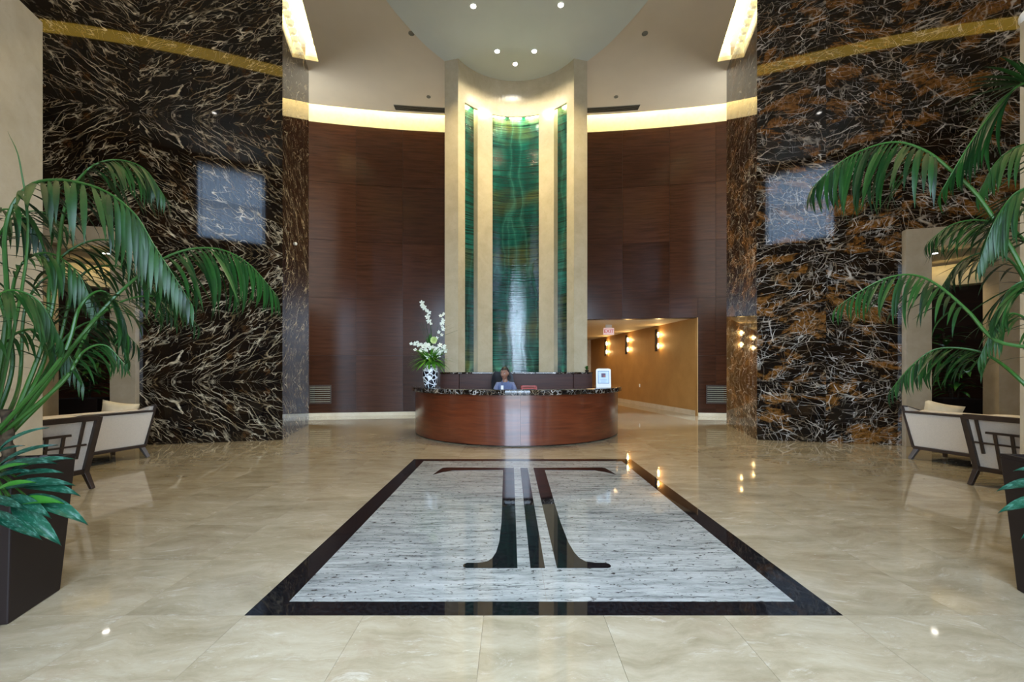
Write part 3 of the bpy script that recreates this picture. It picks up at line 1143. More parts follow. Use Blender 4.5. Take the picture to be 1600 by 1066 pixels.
def build_niche():
    W0, W1, W2 = R(21.4), R(36), R(50)
    WE = R(58.7)
    ZB, ZT = 1.15, 8.2
    top = ZC - 0.0
    mb = MB()
    c = (NX, NYC)
    r0, r1 = NR, NR + 0.24
    for sg in (-1, 1):
        for a0, a1 in ((W0, W1), (W2, WE)):
            mb.arc(sg * a0, sg * a1, r0, r1, 0, top - 0.002, 8, c, rear=True)
        mb.arc(sg * W1, sg * W2, r0, r1, 0, ZB, 6, c, rear=True)
        mb.arc(sg * W1, sg * W2, r0, r0 + 0.04, ZT, top - 0.002, 6, c, rear=True)
        mb.arc(sg * W1, sg * W2, r0 + 0.04, r1, ZT + 0.20, top - 0.002, 6, c, rear=True)
        xi, yi = 1.44, NYC + NR * math.cos(WE)
        q = [(xi, yi), (1.785, yi + 0.085), (1.785, 13.22), (1.60, 13.22), (1.60, yi + 0.25), (xi + 0.05, yi + 0.12)]
        mb.prism([(NX + sg * x, y) for x, y in q], 0, top - 0.002)
    mb.arc(-W0, W0, r0, r1, 0, ZB, 12, c, rear=True)
    mb.arc(-W0, W0, r0, r0 + 0.04, ZT, top - 0.002, 12, c, rear=True)
    mb.arc(-W0, W0, r0 + 0.04, r1, ZT + 0.20, top - 0.002, 12, c, rear=True)
    struct(mb.build('wall_niche', M['cream'], smooth=False))
    bk = MB().arc(-R(51), R(51), NR + 0.30, NR + 0.34, 0, ZC - 0.003, 24, c, rear=True)
    struct(bk.build('wall_niche_back', M['bronze_metal']))

    def glass(a0, a1, label):
        g = MB()
        rg = NR + 0.20
        g.arc(a0, a1, rg, rg + 0.012, ZB + 0.001, ZT + 0.199, 24, c, rear=True)

        def uvf(p):
            a = math.atan2(p.x - NX, p.y - NYC)
            return (a * NR, p.z)
        o = g.build('glass_panel', M['glass'], smooth=True, uvfn=uvf)
        tag(o, label, 'glass panel', 'teal glass panels of the niche')
    e = 0.0006
    glass(-W0 + e, W0 - e, 'tall wide teal glass panel with wave pattern in the middle of the cream niche')
    glass(-W2 + e, -W1 - e, 'narrow tall green glass strip left of the wide middle panel')
    glass(W1 + e, W2 - e, 'narrow tall green glass strip right of the wide middle panel')
    # small lamps hidden in the head of each recess, and uplights at the foot
    for a, n_, pw in ((R(-13), 1, 12), (R(0), 1, 12), (R(13), 1, 12), (R(-43), 1, 9), (R(43), 1, 9)):
        rr = NR + 0.085
        p = Vector((NX + rr * math.sin(a), NYC + rr * math.cos(a), ZT + 0.16))
        dr = Vector((math.sin(a) * 0.06, math.cos(a) * 0.06, -0.35))
        area('recess_lamp', tuple(p), tuple(dr), 0.3, 0.06, pw * 1.2, (1.0, 0.95, 0.50), 150)
    for a in (R(-14), R(-3), R(11), R(-41), R(41)):
        rr = NR + 0.10
        p = Vector((NX + rr * math.sin(a), NYC + rr * math.cos(a), ZB + 0.03))
        dr = Vector((math.sin(a) * 0.05, math.cos(a) * 0.05, 0.3))
        spot('uplight', tuple(p), tuple(dr), 18, (1.0, 0.95, 0.6), 50, 0.8, 0.03)


build_niche()


# ------------------------------------------------------------------ passage behind the rear wall
def passage():
    k = 0.149
    y0 = wall_y(XJ)

    def px(y, off=0.0):
        return XJ - k * (y - 12.73) + off
    Y0, Y1 = y0 + 0.02, 22.3
    wl = MB().prism([(px(Y0), Y0), (px(Y1), Y1), (px(Y1) + 0.2, Y1), (px(Y0) + 0.2, Y0)], 0, HEAD + 0.3)
    struct(wl.build('wall_passage_right', M['ochre']))
    struct(MB().prism([(1.72, 13.2), (1.72 - k * 9, Y1), (1.52 - k * 9, Y1), (1.52, 13.2)], 0, HEAD + 0.3).build('wall_passage_left', M['ochre']))
    struct(MB().box((2.6, Y1 + 0.05, 1.6), (5.0, 0.1, 3.4)).build('wall_passage_end', M['band']))
    cp = [(x_, wall_y(x_) + 0.03) for x_ in (0.6, 1.5, 2.5, 3.5, 4.5, 5.2, 5.9)]
    struct(MB().prism(cp + [(5.9, 22.6), (0.2, 22.6)], HEAD + 0.01, HEAD + 0.06).build('ceiling_passage', M['plaster']))
    bb = MB().prism([(px(Y0) - 0.03, Y0 + 0.1), (px(Y1) - 0.03, Y1), (px(Y1) - 0.001, Y1), (px(Y0) - 0.001, Y0 + 0.1)], 0.001, 0.16)
    struct(bb.build('baseboard_corridor', M['base']))
    # opening reveal
    struct(MB().box((XJ - 0.012, y0 + 0.10, HEAD / 2), (0.02, 0.26, HEAD)).build('trim_2', M['ochre']))
    ang = math.atan2(-k, 1)
    gl = emit('sconce_glow', (1.0, 0.72, 0.30), 14)
    for i, (y, nm) in enumerate(((15.1, 'nearest sconce on the ochre passage wall, dark plate with warm edge glow'),
                                 (17.65, 'middle of the three sconces on the ochre passage wall'),
                                 (20.0, 'farthest sconce on the ochre passage wall, below the exit sign'))):
        r = empty('wall_sconce', (px(y), y, 2.49), -ang * 0 + math.atan2(k, 1), nm, 'sconce', 'passage wall sconces')
        MB().box((-0.10, 0, 0), (0.03, 0.15, 0.80)).build('plate', M['bronze_metal'], r, bevel=0.004)
        MB().box((-0.045, 0, 0), (0.085, 0.06, 0.70)).build('backplate', M['chrome'], r)
        for z in (0.20, -0.20):
            MB().lathe([(0.02, -0.09), (0.032, -0.05), (0.032, 0.05), (0.02, 0.09)], 12, (-0.055, -0.062, z)).build('bulb', gl, r, True)
            MB().lathe([(0.02, -0.09), (0.032, -0.05), (0.032, 0.05), (0.02, 0.09)], 12, (-0.055, 0.062, z)).build('bulb', gl, r, True)
        for z in (0.2, -0.2):
            point('sconce_lamp', (px(y) - 0.06, y - 0.13, 2.49 + z), 9, (1.0, 0.66, 0.26), 0.03)
    area('passage_lamp', (3.4, 17.5, HEAD - 0.02), (0, 0, -1), 0.6, 5.0, 70, (1.0, 0.70, 0.34), 170)
    # thermostat plate
    y = 16.6
    o = MB().box((0, 0, 0), (0.014, 0.09, 0.13)).build('wall_switch', M['white_paint'], bevel=0.003)
    o.location = (px(y) - 0.009, y, 0.80)
    o.rotation_euler = (0, 0, math.atan2(k, 1))
    tag(o, 'small white switch plate low on the ochre passage wall', 'switch')
    # exit sign
    r = empty('exit_sign', (at(951, 518, 14.6).x, 14.6, at(951, 518, 14.6).z), 0, 'pale red lit exit sign hanging in the passage', 'sign')
    te = emit('exit_face', (1.0, 0.36, 0.33), 0.42)
    MB().box((0, 0, 0), (0.37, 0.03, 0.24)).build('face', te, r, bevel=0.004)
    MB().box((0, 0, 0.178), (0.22, 0.05, 0.115)).build('canopy', M['white_paint'], r, bevel=0.006)
    lettering('EXIT', 0.165, (0, -0.017, 0.0), M['sign_red'], r)
    # planted sprig by the end of the niche
    return


def lettering(txt, size, loc, mat, parent, name='lettering', rot=(math.pi / 2, 0, 0)):
    cu = bpy.data.curves.new(name, 'FONT')
    cu.body = txt
    cu.size = size
    cu.align_x = 'CENTER'
    cu.align_y = 'CENTER'
    cu.extrude = 0.001
    tmp = bpy.data.objects.new('tmp', cu)
    COL.objects.link(tmp)
    dg = bpy.context.evaluated_depsgraph_get()
    me = bpy.data.meshes.new_from_object(tmp.evaluated_get(dg))
    COL.objects.unlink(tmp)
    bpy.data.objects.remove(tmp)
    me.materials.clear()
    me.materials.append(mat)
    return link(name, me, parent, loc, rot)


M['sign_red'] = plain('exit_letters', (0.55, 0.015, 0.02), 0.5)
passage()


# ------------------------------------------------------------------ reception desk
DX, DY, DR = -0.05, 9.94, 2.35
CT = 1.04


def build_desk():
    r = empty('reception_desk', (DX, DY, 0), 0, 'curved mahogany reception desk with a black marble counter', 'reception desk')
    A = R(88)
    MB().arc(-A, A, DR - 0.14, DR - 0.07, 0.001, 0.025, 64).build('toe_kick', M['bronze_metal'], r)
    for a0, a1 in ((-A, -0.0008 + 0.02), (0.0208, A)):
        MB().arc(a0, a1, DR - 0.06, DR, 0.025, 0.948, 48).build('front_panel', M['desk_wood'], r, smooth=True)
    MB().arc(-A + 0.004, A - 0.004, DR - 0.13, DR - 0.062, 0.026, 0.947, 64).build('carcass', M['desk_wood'], r, smooth=True)
    MB().arc(-A, A, DR - 0.50, DR + 0.085, 0.950, CT, 72).build('counter', M['marble_top'], r, smooth=True, bevel=0.008)
    MB().arc(-R(78), R(78), DR - 0.86, DR - 0.135, 0.70, 0.74, 48).build('worktop', M['desk_wood'], r, smooth=True)
    # credenza behind
    c = empty('back_credenza', (NX, 10.06, 0), 0, 'dark wood back counter with a black marble top in front of the niche', 'counter')
    MB().box((0, 0.05, 0.66), (2.72, 0.28, 1.315)).build('body', M['credenza_wood'], c)
    for s in (-1, 1):
        MB().box((s * 1.585, 0.0, 0.66), (0.44, 0.36, 1.315)).build('wing', M['credenza_wood'], c, bevel=0.004)
    MB().box((0, 0.04, 1.34), (2.735, 0.34, 0.04)).build('top', M['marble_top'], c, bevel=0.004)
    for s in (-1, 1):
        MB().box((s * 1.59, 0.0, 1.34), (0.45, 0.40, 0.04)).build('wing_top', M['marble_top'], c, bevel=0.004)


build_desk()


# ------------------------------------------------------------------ desk things: vase of flowers, notice, tray
def orchid_bloom(mb, p, size, face, mi=0, n=5):
    face = Vector(face).normalized()
    s = face.cross(Vector((0.2, 0.1, 1))).normalized()
    u = s.cross(face).normalized()
    for k in range(n):
        a = 2 * math.pi * k / n + random.uniform(-0.2, 0.2)
        d = s * math.cos(a) + u * math.sin(a)
        e = face.cross(d)
        q = [p, p + d * size * 0.55 + e * size * 0.34 + face * size * 0.12, p + d * size + face * size * 0.02, p + d * size * 0.55 - e * size * 0.34 + face * size * 0.12]
        mb.add(q, [(0, 1, 2, 3)], mi)
    mb.ellipsoid(p + face * size * 0.12, (size * 0.16,) * 3, nu=5, nv=4, mi=mi)


def blade(mb, base, tip, width, sag=0.1, seg=5, mi=0, up=Vector((0, 0, 1))):
    base, tip = Vector(base), Vector(tip)
    d = tip - base
    s = d.cross(up)
    if s.length < 1e-4:
        s = Vector((1, 0, 0))
    s.normalize()
    pts = []
    for i in range(seg + 1):
        t = i / seg
        c = base + d * t + Vector((0, 0, sag * d.length * 4 * t * (1 - t)))
        w = width * (math.sin(math.pi * min(1, 0.12 + 0.88 * t)) ** 0.8) * 0.5
        pts += [c - s * w, c + s * w]
    fs = [(2 * i, 2 * i + 1, 2 * i + 3, 2 * i + 2) for i in range(seg)]
    mb.add(pts, fs, mi)


def vase_mat():
    t = NT('white_pierced_ceramic')
    vo = t.n('ShaderNodeTexVoronoi', feature='DISTANCE_TO_EDGE')
    t.l(t.mapping(t.warp(t.obj(), 6, 0.03), sc=(1, 1, 0.85)), vo.inputs['Vector'])
    vo.inputs['Scale'].default_value = 12.5
    a = t.ramp(vo.outputs['Distance'], [(0.085, (0.80, 0.82, 0.84)), (0.11, (0.010, 0.010, 0.016))])
    return t.fin(a, 0.2)


def build_flowers():
    p = at(672.5, 606, 8.67)
    r = empty('flower_vase', (p.x, p.y, CT + 0.0005), 0, 'white vase with black cells holding white orchids and green foliage', 'flower vase')
    prof = [(0.085, 0), (0.115, 0.012), (0.13, 0.06), (0.158, 0.20), (0.165, 0.32), (0.150, 0.44), (0.125, 0.53), (0.118, 0.545), (0.105, 0.53), (0.12, 0.44)]
    MB().lathe(prof, 40).build('vase', vase_mat(), r, True)
    fol = MB()
    rnd = random.Random(3)
    for k in range(300):
        a = rnd.uniform(0, 2 * math.pi)
        el = rnd.uniform(-0.6, 0.7)
        L = rnd.uniform(0.24, 0.50)
        b = Vector((0.05 * math.cos(a), 0.05 * math.sin(a), 0.55))
        t_ = b + Vector((math.cos(a) * math.cos(el) * L * 1.05, math.sin(a) * math.cos(el) * L * 1.05, math.sin(el) * L))
        blade(fol, b, t_, rnd.uniform(0.018, 0.035), 0.12)
    o = fol.build('foliage', leaf_mat('bouquet_leaf', (0.06, 0.22, 0.015), (0.20, 0.48, 0.04), 0.5), r)
    o['kind'] = 'stuff'
    dk = MB()
    for k in range(9):
        a = R(40 + 100 * k / 8)
        blade(dk, (0.0, 0, 0.75), (0.02 + 0.16 * math.cos(a), 0.05 * math.sin(k), 0.88 + 0.26 * math.sin(a)), 0.05, 0.02)
    dk.build('dark_leaves', M['bush'], r)
    st = MB()
    s1 = spline([(0, 0, 0.5), (0.02, 0.01, 0.95), (0.01, 0.0, 1.25), (-0.06, -0.01, 1.50), (-0.13, -0.01, 1.70), (-0.20, -0.01, 1.74)], 22)
    s2 = spline([(0.03, 0, 0.5), (0.12, 0.01, 0.85), (0.20, 0.0, 1.1), (0.25, 0.0, 1.35), (0.24, 0, 1.56)], 20)
    s3 = spline([(-0.02, 0, 0.5), (-0.12, -0.02, 0.78), (-0.24, -0.02, 0.92), (-0.40, -0.02, 0.90)], 16)
    s4 = spline([(0.0, -0.03, 0.5), (0.14, -0.06, 0.74), (0.3, -0.06, 0.80)], 12)
    for s_ in (s1, s2, s3, s4):
        st.tube(s_, 0.005, 5)
    for k in range(14):
        a = rnd.uniform(-0.9, 0.9)
        st.tube([(0.02, 0, 0.6), (0.02 + 0.30 * math.sin(a) * 1.2, 0.0, 0.75 + 0.55 * math.cos(a)), (0.1 + 0.5 * math.sin(a) * 1.2, 0, 0.8 + 0.62 * math.cos(a))], [0.003, 0.002, 0.001], 4)
    st.build('stem', M['rachis'], r)
    bl = MB()
    for s_, n0, sz in ((s1, 10, 0.068), (s2, 9, 0.060), (s3, 5, 0.05), (s4, 5, 0.05)):
        for i in range(n0, len(s_)):
            if s_ is s1 and i > 20:
                continue
            q = s_[i] + Vector((rnd.uniform(-0.05, 0.05), -0.03, rnd.uniform(-0.035, 0.035)))
            orchid_bloom(bl, q, sz * rnd.uniform(0.5, 1.0), (rnd.uniform(-0.4, 0.4), -1, rnd.uniform(-0.2, 0.4)))
    for k in range(34):
        q = Vector((rnd.gauss(0.05, 0.13), -0.12 + rnd.uniform(-0.04, 0.06), rnd.gauss(0.80, 0.075)))
        orchid_bloom(bl, q, rnd.uniform(0.04, 0.07), (rnd.uniform(-0.4, 0.4), -1, rnd.uniform(-0.1, 0.5)))
    b = bl.build('blossoms', M['petal'], r)
    b['kind'] = 'stuff'
    cab = MB()
    for ring, (n, rr, sz) in enumerate(((5, 0.02, 0.05), (7, 0.05, 0.075), (9, 0.075, 0.09))):
        for k in range(n):
            a = 2 * math.pi * k / n + ring * 0.3
            c = Vector((0.10, -0.14, 0.98))
            d = Vector((math.cos(a), -0.35, math.sin(a)))
            blade(cab, c + d * rr * 0.2, c + d * rr + Vector((0, -0.03 + ring * 0.015, 0)), sz, 0.05, 4, up=Vector((0, 1, 0)))
    cab.build('lime_rose', M['lime'], r)


build_flowers()


def build_notice():
    p = at(943, 606, 8.85)
    r = empty('notice_stand', (p.x, p.y, CT + 0.0005), R(-6), 'white upright notice with a blue framed print on the desk counter', 'notice')
    w, h = 0.31, 0.40
    pts = [(-w / 2, 0), (w / 2, 0), (w / 2, h - 0.035), (w / 2 - 0.012, h - 0.012), (w / 2 - 0.05, h), (-w / 2 + 0.05, h), (-w / 2 + 0.012, h - 0.012), (-w / 2, h - 0.035)]
    mb = MB().prism(pts, -0.012, 0.012)
    mb.mapped(lambda q: (q[0], q[2] + 0.10 * q[1], q[1]))
    mb.build('board', M['white_paint'], r)
    MB().box((0, 0.06, 0.004), (0.24, 0.14, 0.008)).build('foot', M['white_paint'], r)

    def sheet(name, cx, cz, sx, sz, mat, off):
        m = Matrix.Rotation(-math.atan(0.10), 3, 'X')
        MB().box((cx, -0.0125 + 0.10 * cz - off, cz), (sx, 0.002, sz), m).build(name, mat, r)
    sheet('border', 0, 0.215, 0.235, 0.27, plain('notice_blue', (0.10, 0.22, 0.42), 0.5), 0.001)
    sheet('paper', 0, 0.215, 0.212, 0.247, plain('notice_paper', (0.55, 0.68, 0.80), 0.5), 0.0025)
    sheet('print', 0.0, 0.255, 0.088, 0.085, plain('notice_print', (0.09, 0.05, 0.11), 0.5, var=0.5, scale=40), 0.004)
    sheet('print_accent', 0.018, 0.238, 0.035, 0.035, plain('notice_print_red', (0.42, 0.10, 0.08), 0.5), 0.0055)
    for k in range(3):
        sheet('text_line', 0, 0.165 - 0.026 * k, 0.15 - 0.02 * k, 0.008, plain('notice_ink', (0.28, 0.38, 0.55), 0.5), 0.004)


build_notice()


def build_tray():
    p = at(826, 606, 8.62)
    r = empty('letter_tray', (p.x, p.y, 0.7405), R(4), 'red desk tray standing behind the counter beside the receptionist', 'tray')
    MB().box((0, 0, 0.285), (0.32, 0.24, 0.03)).build('shelf', M['red'], r, bevel=0.004)
    MB().box((0, 0, 0.01), (0.32, 0.24, 0.02)).build('shelf', M['red'], r, bevel=0.004)
    for sx in (-1, 1):
        for sy in (-1, 1):
            MB().box((sx * 0.15, sy * 0.11, 0.17), (0.018, 0.018, 0.34)).build('post', M['red'], r)
    mb = MB()
    mb.box((0, 0.11, 0.335), (0.318, 0.018, 0.018)).box((-0.15, 0, 0.335), (0.018, 0.22, 0.018)).box((0.15, 0, 0.335), (0.018, 0.22, 0.018)).box((0, -0.11, 0.335), (0.318, 0.018, 0.018))
    mb.build('rim', M['red'], r)


build_tray()


def small_plant():
    r = empty('potted_sprig', (1.66, 10.06, 1.3605), 0, 'small green potted plant on the right end of the back counter', 'plant')
    MB().lathe([(0.035, 0), (0.05, 0.05), (0.046, 0.05), (0.04, 0.04)], 14).build('pot', M['planter'], r, True)
    mb = MB()
    rn = random.Random(5)
    for k in range(22):
        a = rn.uniform(0, 6.28)
        blade(mb, (0, 0, 0.04), (0.08 * math.cos(a), 0.06 * math.sin(a), 0.06 + rn.uniform(0.02, 0.10)), 0.022, 0.15, 4)
    mb.build('foliage', M['agla_plain'], r)


small_plant()


# ------------------------------------------------------------------ receptionist and her chair
def build_receptionist():
    PX, PY = -0.30, 8.78
    ch = empty('office_chair', (PX - 0.03, PY + 0.16, 0), R(8), 'black leather swivel chair behind the receptionist', 'chair')
    seat_z = 0.50
    MB().box((0, 0, seat_z), (0.50, 0.48, 0.09)).build('seat', M['leather'], ch, True, 0.035)
    bk = MB()
    rows = [(0.58, 0.22, 0.21), (0.75, 0.25, 0.235), (0.95, 0.27, 0.25), (1.15, 0.30, 0.25), (1.30, 0.33, 0.225), (1.375, 0.345, 0.17)]
    vs_ = []
    for z, y, hw in rows:
        for f, th in ((-1, -0.045), (1, 0.045)):
            for k in range(7):
                x = hw * (-1 + 2 * k / 6) * (1 if f < 0 else -1)
                vs_.append((x, y + th - 0.05 * (abs(x) / 0.25) ** 2, z))
    n = 14
    fs_ = []
    for i in range(len(rows) - 1):
        for k in range(n):
            fs_.append((i * n + k, i * n + (k + 1) % n, (i + 1) * n + (k + 1) % n, (i + 1) * n + k))
    fs_ += [tuple(range(n)), tuple((len(rows) - 1) * n + k for k in range(n))]
    bk.add(vs_, fs_).build('backrest', M['leather'], ch, True)
    for s in (-1, 1):
        MB().tube([(s * 0.27, 0.15, 0.50), (s * 0.30, 0.15, 0.66), (s * 0.30, 0.10, 0.70), (s * 0.30, -0.12, 0.70)], 0.022, 8).build('armrest', M['leather'], ch, True)
    MB().lathe([(0.03, 0.10), (0.03, 0.46)], 14).build('column', M['chrome'], ch, True)
    for k in range(5):
        a = 2 * math.pi * k / 5 + 0.3
        lg = MB().bar((0, 0, 0.11), (0.29 * math.cos(a), 0.29 * math.sin(a), 0.075), 0.05, 0.035, w2=0.035, h2=0.025).build('leg', M['leather'], ch)
        MB().lathe([(0.012, -0.027), (0.03, -0.02), (0.03, 0.02), (0.012, 0.027)], 12).mapped(lambda q: (0.29 * math.cos(a) + q[2] * math.sin(a), 0.29 * math.sin(a) - q[2] * math.cos(a), 0.031 + q[0])).build('caster', M['leather'], lg, True)

    # person: one body grown from a skeleton
    pr = empty('person', (PX, PY, 0), 0, 'person in a blue-grey shirt seated behind the reception desk', 'person')
    SZ = 0.57
    J = {
        'pel': (0, 0.10, SZ + 0.10), 'wai': (0.0, 0.09, SZ + 0.25), 'che': (0.0, 0.06, SZ + 0.42), 'nck': (0.0, 0.05, SZ + 0.575), 'nk2': (-0.010, 0.040, SZ + 0.735),
        'shl': (-0.165, 0.055, SZ + 0.525), 'ell': (-0.235, -0.07, SZ + 0.315), 'wrl': (-0.19, -0.32, SZ + 0.225), 'hal': (-0.175, -0.39, SZ + 0.215),
        'shr': (0.165, 0.055, SZ + 0.525), 'elr': (0.235, -0.07, SZ + 0.315), 'wrr': (0.13, -0.30, SZ + 0.225), 'har': (0.10, -0.37, SZ + 0.215),
        'hil': (-0.10, 0.08, SZ + 0.06), 'knl': (-0.13, -0.36, SZ + 0.05), 'anl': (-0.13, -0.36, 0.11), 'tol': (-0.14, -0.52, 0.055),
        'hir': (0.10, 0.08, SZ + 0.06), 'knr': (0.13, -0.36, SZ + 0.05), 'anr': (0.13, -0.34, 0.11), 'tor': (0.14, -0.50, 0.055)}
    rad = {'pel': (0.155, 0.125), 'wai': (0.135, 0.105), 'che': (0.155, 0.115), 'nck': (0.062, 0.06), 'nk2': (0.046, 0.050),
           'shl': 0.070, 'ell': 0.050, 'wrl': 0.030, 'hal': (0.040, 0.018), 'shr': 0.070, 'elr': 0.050, 'wrr': 0.030, 'har': (0.040, 0.018),
           'hil': 0.105, 'knl': 0.068, 'anl': 0.042, 'tol': 0.038, 'hir': 0.105, 'knr': 0.068, 'anr': 0.042, 'tor': 0.038}
    names = list(J)
    E = [('pel', 'wai'), ('wai', 'che'), ('che', 'nck'), ('nck', 'nk2'), ('che', 'shl'), ('shl', 'ell'), ('ell', 'wrl'), ('wrl', 'hal'),
         ('che', 'shr'), ('shr', 'elr'), ('elr', 'wrr'), ('wrr', 'har'), ('pel', 'hil'), ('hil', 'knl'), ('knl', 'anl'), ('anl', 'tol'),
         ('pel', 'hir'), ('hir', 'knr'), ('knr', 'anr'), ('anr', 'tor')]

    def skin(verts, radii, edges, root, name, sub=2):
        me = bpy.data.meshes.new(name)
        me.from_pydata(verts, edges, [])
        o = bpy.data.objects.new(name, me)
        COL.objects.link(o)
        o.modifiers.new('skin', 'SKIN')
        for i, rr in enumerate(radii):
            sv = me.skin_vertices[0].data[i]
            sv.radius = rr if isinstance(rr, tuple) else (rr, rr)
            sv.use_root = (i == root)
        m2 = o.modifiers.new('sub', 'SUBSURF')
        m2.levels = m2.render_levels = sub
        dg = bpy.context.evaluated_depsgraph_get()
        dg.update()
        out = bpy.data.meshes.new_from_object(o.evaluated_get(dg))
        COL.objects.unlink(o)
        bpy.data.objects.remove(o)
        return out
    body = skin([J[k] for k in names], [rad[k] for k in names], [(names.index(a), names.index(b)) for a, b in E], 0, 'body')
    m_shirt = plain('blue_grey_shirt', (0.12, 0.15, 0.27), 0.8, var=0.12, scale=30)
    m_skin = plain('brown_skin', (0.30, 0.145, 0.090), 0.5, var=0.06)
    m_trou = plain('navy_trousers', (0.015, 0.018, 0.035), 0.8)
    m_shoe = plain('black_shoes', (0.01, 0.01, 0.01), 0.4)
    m_lip = plain('lips', (0.16, 0.045, 0.04), 0.45)
    m_eye = plain('eye_dark', (0.012, 0.008, 0.006), 0.2)
    m_eyew = plain('eye_white', (0.55, 0.52, 0.48), 0.3)
    mats = [m_shirt, m_skin, m_trou, m_shoe, m_lip, m_eye, m_eyew]
    bm = bmesh.new()
    bm.from_mesh(body)
    for f in bm.faces:
        c = f.calc_center_median()
        if c.z < 0.10:
            f.material_index = 3
        elif c.z < SZ + 0.12 and not (c.y < -0.2 and c.z > SZ + 0.14):
            f.material_index = 2
        elif c.z > SZ + 0.585 and abs(c.x) < 0.10:
            f.material_index = 1
        elif c.y < -0.31 and c.z > SZ + 0.15:
            f.material_index = 1
        else:
            f.material_index = 0
        f.smooth = True
    # hands: five fingers each, rooted in the palm
    for sx, wr, ha in ((-1, J['wrl'], J['hal']), (1, J['wrr'], J['har'])):
        wv, hv = Vector(wr), Vector(ha)
        d = (hv - wv).normalized()
        side = d.cross(Vector((0, 0, 1))).normalized()
        for k in range(5):
            if k < 4:
                b = hv + side * (-0.027 + 0.018 * k) * 1.0 - d * 0.01
                L = (0.062, 0.072, 0.068, 0.052)[k]
                pts = [b, b + d * L * 0.5 + Vector((0, 0, 0.008)), b + d * L + Vector((0, 0, -0.012))]
            else:
                b = wv + d * 0.03 - side * sx * -0.02
                q = side * (-sx) * -1.0
                pts = [b, b + q * 0.032 + d * 0.02, b + q * 0.036 + d * 0.055]
            fm = skin([tuple(p) for p in pts], [0.0095, 0.009, 0.0075], [(0, 1), (1, 2)], 0, 'finger', 1)
            off = len(bm.verts)
            vmap = [bm.verts.new(v.co) for v in fm.vertices]
            for p in fm.polygons:
                try:
                    nf = bm.faces.new([vmap[i] for i in p.vertices])
                    nf.material_index = 1
                    nf.smooth = True
                except ValueError:
                    pass
    # head
    HC = Vector((-0.012, 0.022, SZ + 0.765))
    turn = Matrix.Rotation(R(-26), 3, 'Z') @ Matrix.Rotation(R(4), 3, 'X') @ Matrix.Scale(1.08, 3)
    nu, nv = 32, 36
    hv = []
    for j in range(nv + 1):
        th = math.pi * j / nv
        for i in range(nu):
            ph = 2 * math.pi * i / nu
            x, y, z = math.sin(th) * math.cos(ph), math.sin(th) * math.sin(ph), math.cos(th)
            q = Vector((0.076 * x, 0.096 * y, 0.120 * z))
            if z < -0.1:                      # jaw narrows towards the chin
                k = (-0.1 - z) / 0.9
                q.x *= 1 - 0.34 * k
                q.y = q.y * (1 - 0.30 * k) - 0.018 * k
            if y < -0.3:                      # face plane, sockets, nose, lips
                fx, fz = q.x, q.z
                q.y += 0.010 * max(0, 1 - abs(fz - 0.005) / 0.04)
                for sx in (-1, 1):
                    g = math.exp(-((fx - sx * 0.030) ** 2 / 0.0003 + (fz - 0.008) ** 2 / 0.00018))
                    q.y += 0.010 * g
                q.y -= 0.032 * math.exp(-(fx ** 2 / 0.00018)) * max(0, min(1, (0.02 - fz) / 0.045)) * (1 if fz > -0.030 else max(0, 1 - (-0.030 - fz) / 0.010))
                q.y -= 0.007 * math.exp(-(fx ** 2 / 0.0005 + (fz + 0.058) ** 2 / 0.00012))
                q.y -= 0.006 * math.exp(-(fx ** 2 / 0.0006 + (fz + 0.098) ** 2 / 0.0003))
            hv.append((q, fz_lip(q)))
    vm = [bm.verts.new(HC + turn @ q) for q, _ in hv]
    for j in range(nv):
        for i in range(nu):
            ids = [j * nu + i, j * nu + (i + 1) % nu, (j + 1) * nu + (i + 1) % nu, (j + 1) * nu + i]
            try:
                nf = bm.faces.new([vm[k] for k in ids])
                nf.smooth = True
                nf.material_index = 4 if sum(hv[k][1] for k in ids) >= 3 else 1
            except ValueError:
                pass

    def blob(c, rr, mi, nu_=10, nv_=8):
        t_ = MB().ellipsoid(c, rr, None, nu_, nv_)
        v_ = [bm.verts.new(HC + turn @ p) for p in t_.v]
        for f in t_.f:
            nf = bm.faces.new([v_[i] for i in f])
            nf.material_index = mi
            nf.smooth = True
    for sx in (-1, 1):
        blob((sx * 0.030, -0.070, 0.008), (0.0135, 0.010, 0.0075), 6)
        blob((sx * 0.030, -0.0775, 0.008), (0.0065, 0.004, 0.0065), 5)
        blob((sx * 0.030, -0.083, 0.030), (0.019, 0.005, 0.004), 5)
        blob((sx * 0.074, 0.012, 0.0), (0.010, 0.022, 0.032), 1)
    bmesh.ops.recalc_face_normals(bm, faces=bm.faces)
    me = bpy.data.meshes.new('body')
    bm.to_mesh(me)
    bm.free()
    for m_ in mats:
        me.materials.append(m_)
    link('body', me, pr)
    # hair swept back into a bun with a tail
    hr = MB()
    hv2 = []
    for j in range(15):
        th = math.pi * j / 16
        for i in range(26):
            ph = 2 * math.pi * i / 26
            x, y, z = math.sin(th) * math.cos(ph), math.sin(th) * math.sin(ph), math.cos(th)
            q = Vector((0.088 * x, 0.108 * y + 0.008, 0.134 * z + 0.002))
            lim = 0.068 if y < -0.35 else (0.02 if y < 0.1 else -0.2)
            if y < 0.1:
                lim = 0.068 - 0.05 * max(0, min(1, (y + 0.35) / 0.45)) + 0.012 * abs(x)
            if q.z < lim:
                q.z = lim
                q.x *= 0.9
                q.y = q.y * 0.9
            if y >= 0.1 and q.z < -0.06:
                q.z = -0.06
            hv2.append(q)
    fs_ = []
    for j in range(14):
        for i in range(26):
            fs_.append((j * 26 + i, j * 26 + (i + 1) % 26, (j + 1) * 26 + (i + 1) % 26, (j + 1) * 26 + i))
    hr.add(hv2, fs_)
    hr.ellipsoid((0.02, 0.105, 0.005), (0.035, 0.04, 0.045))
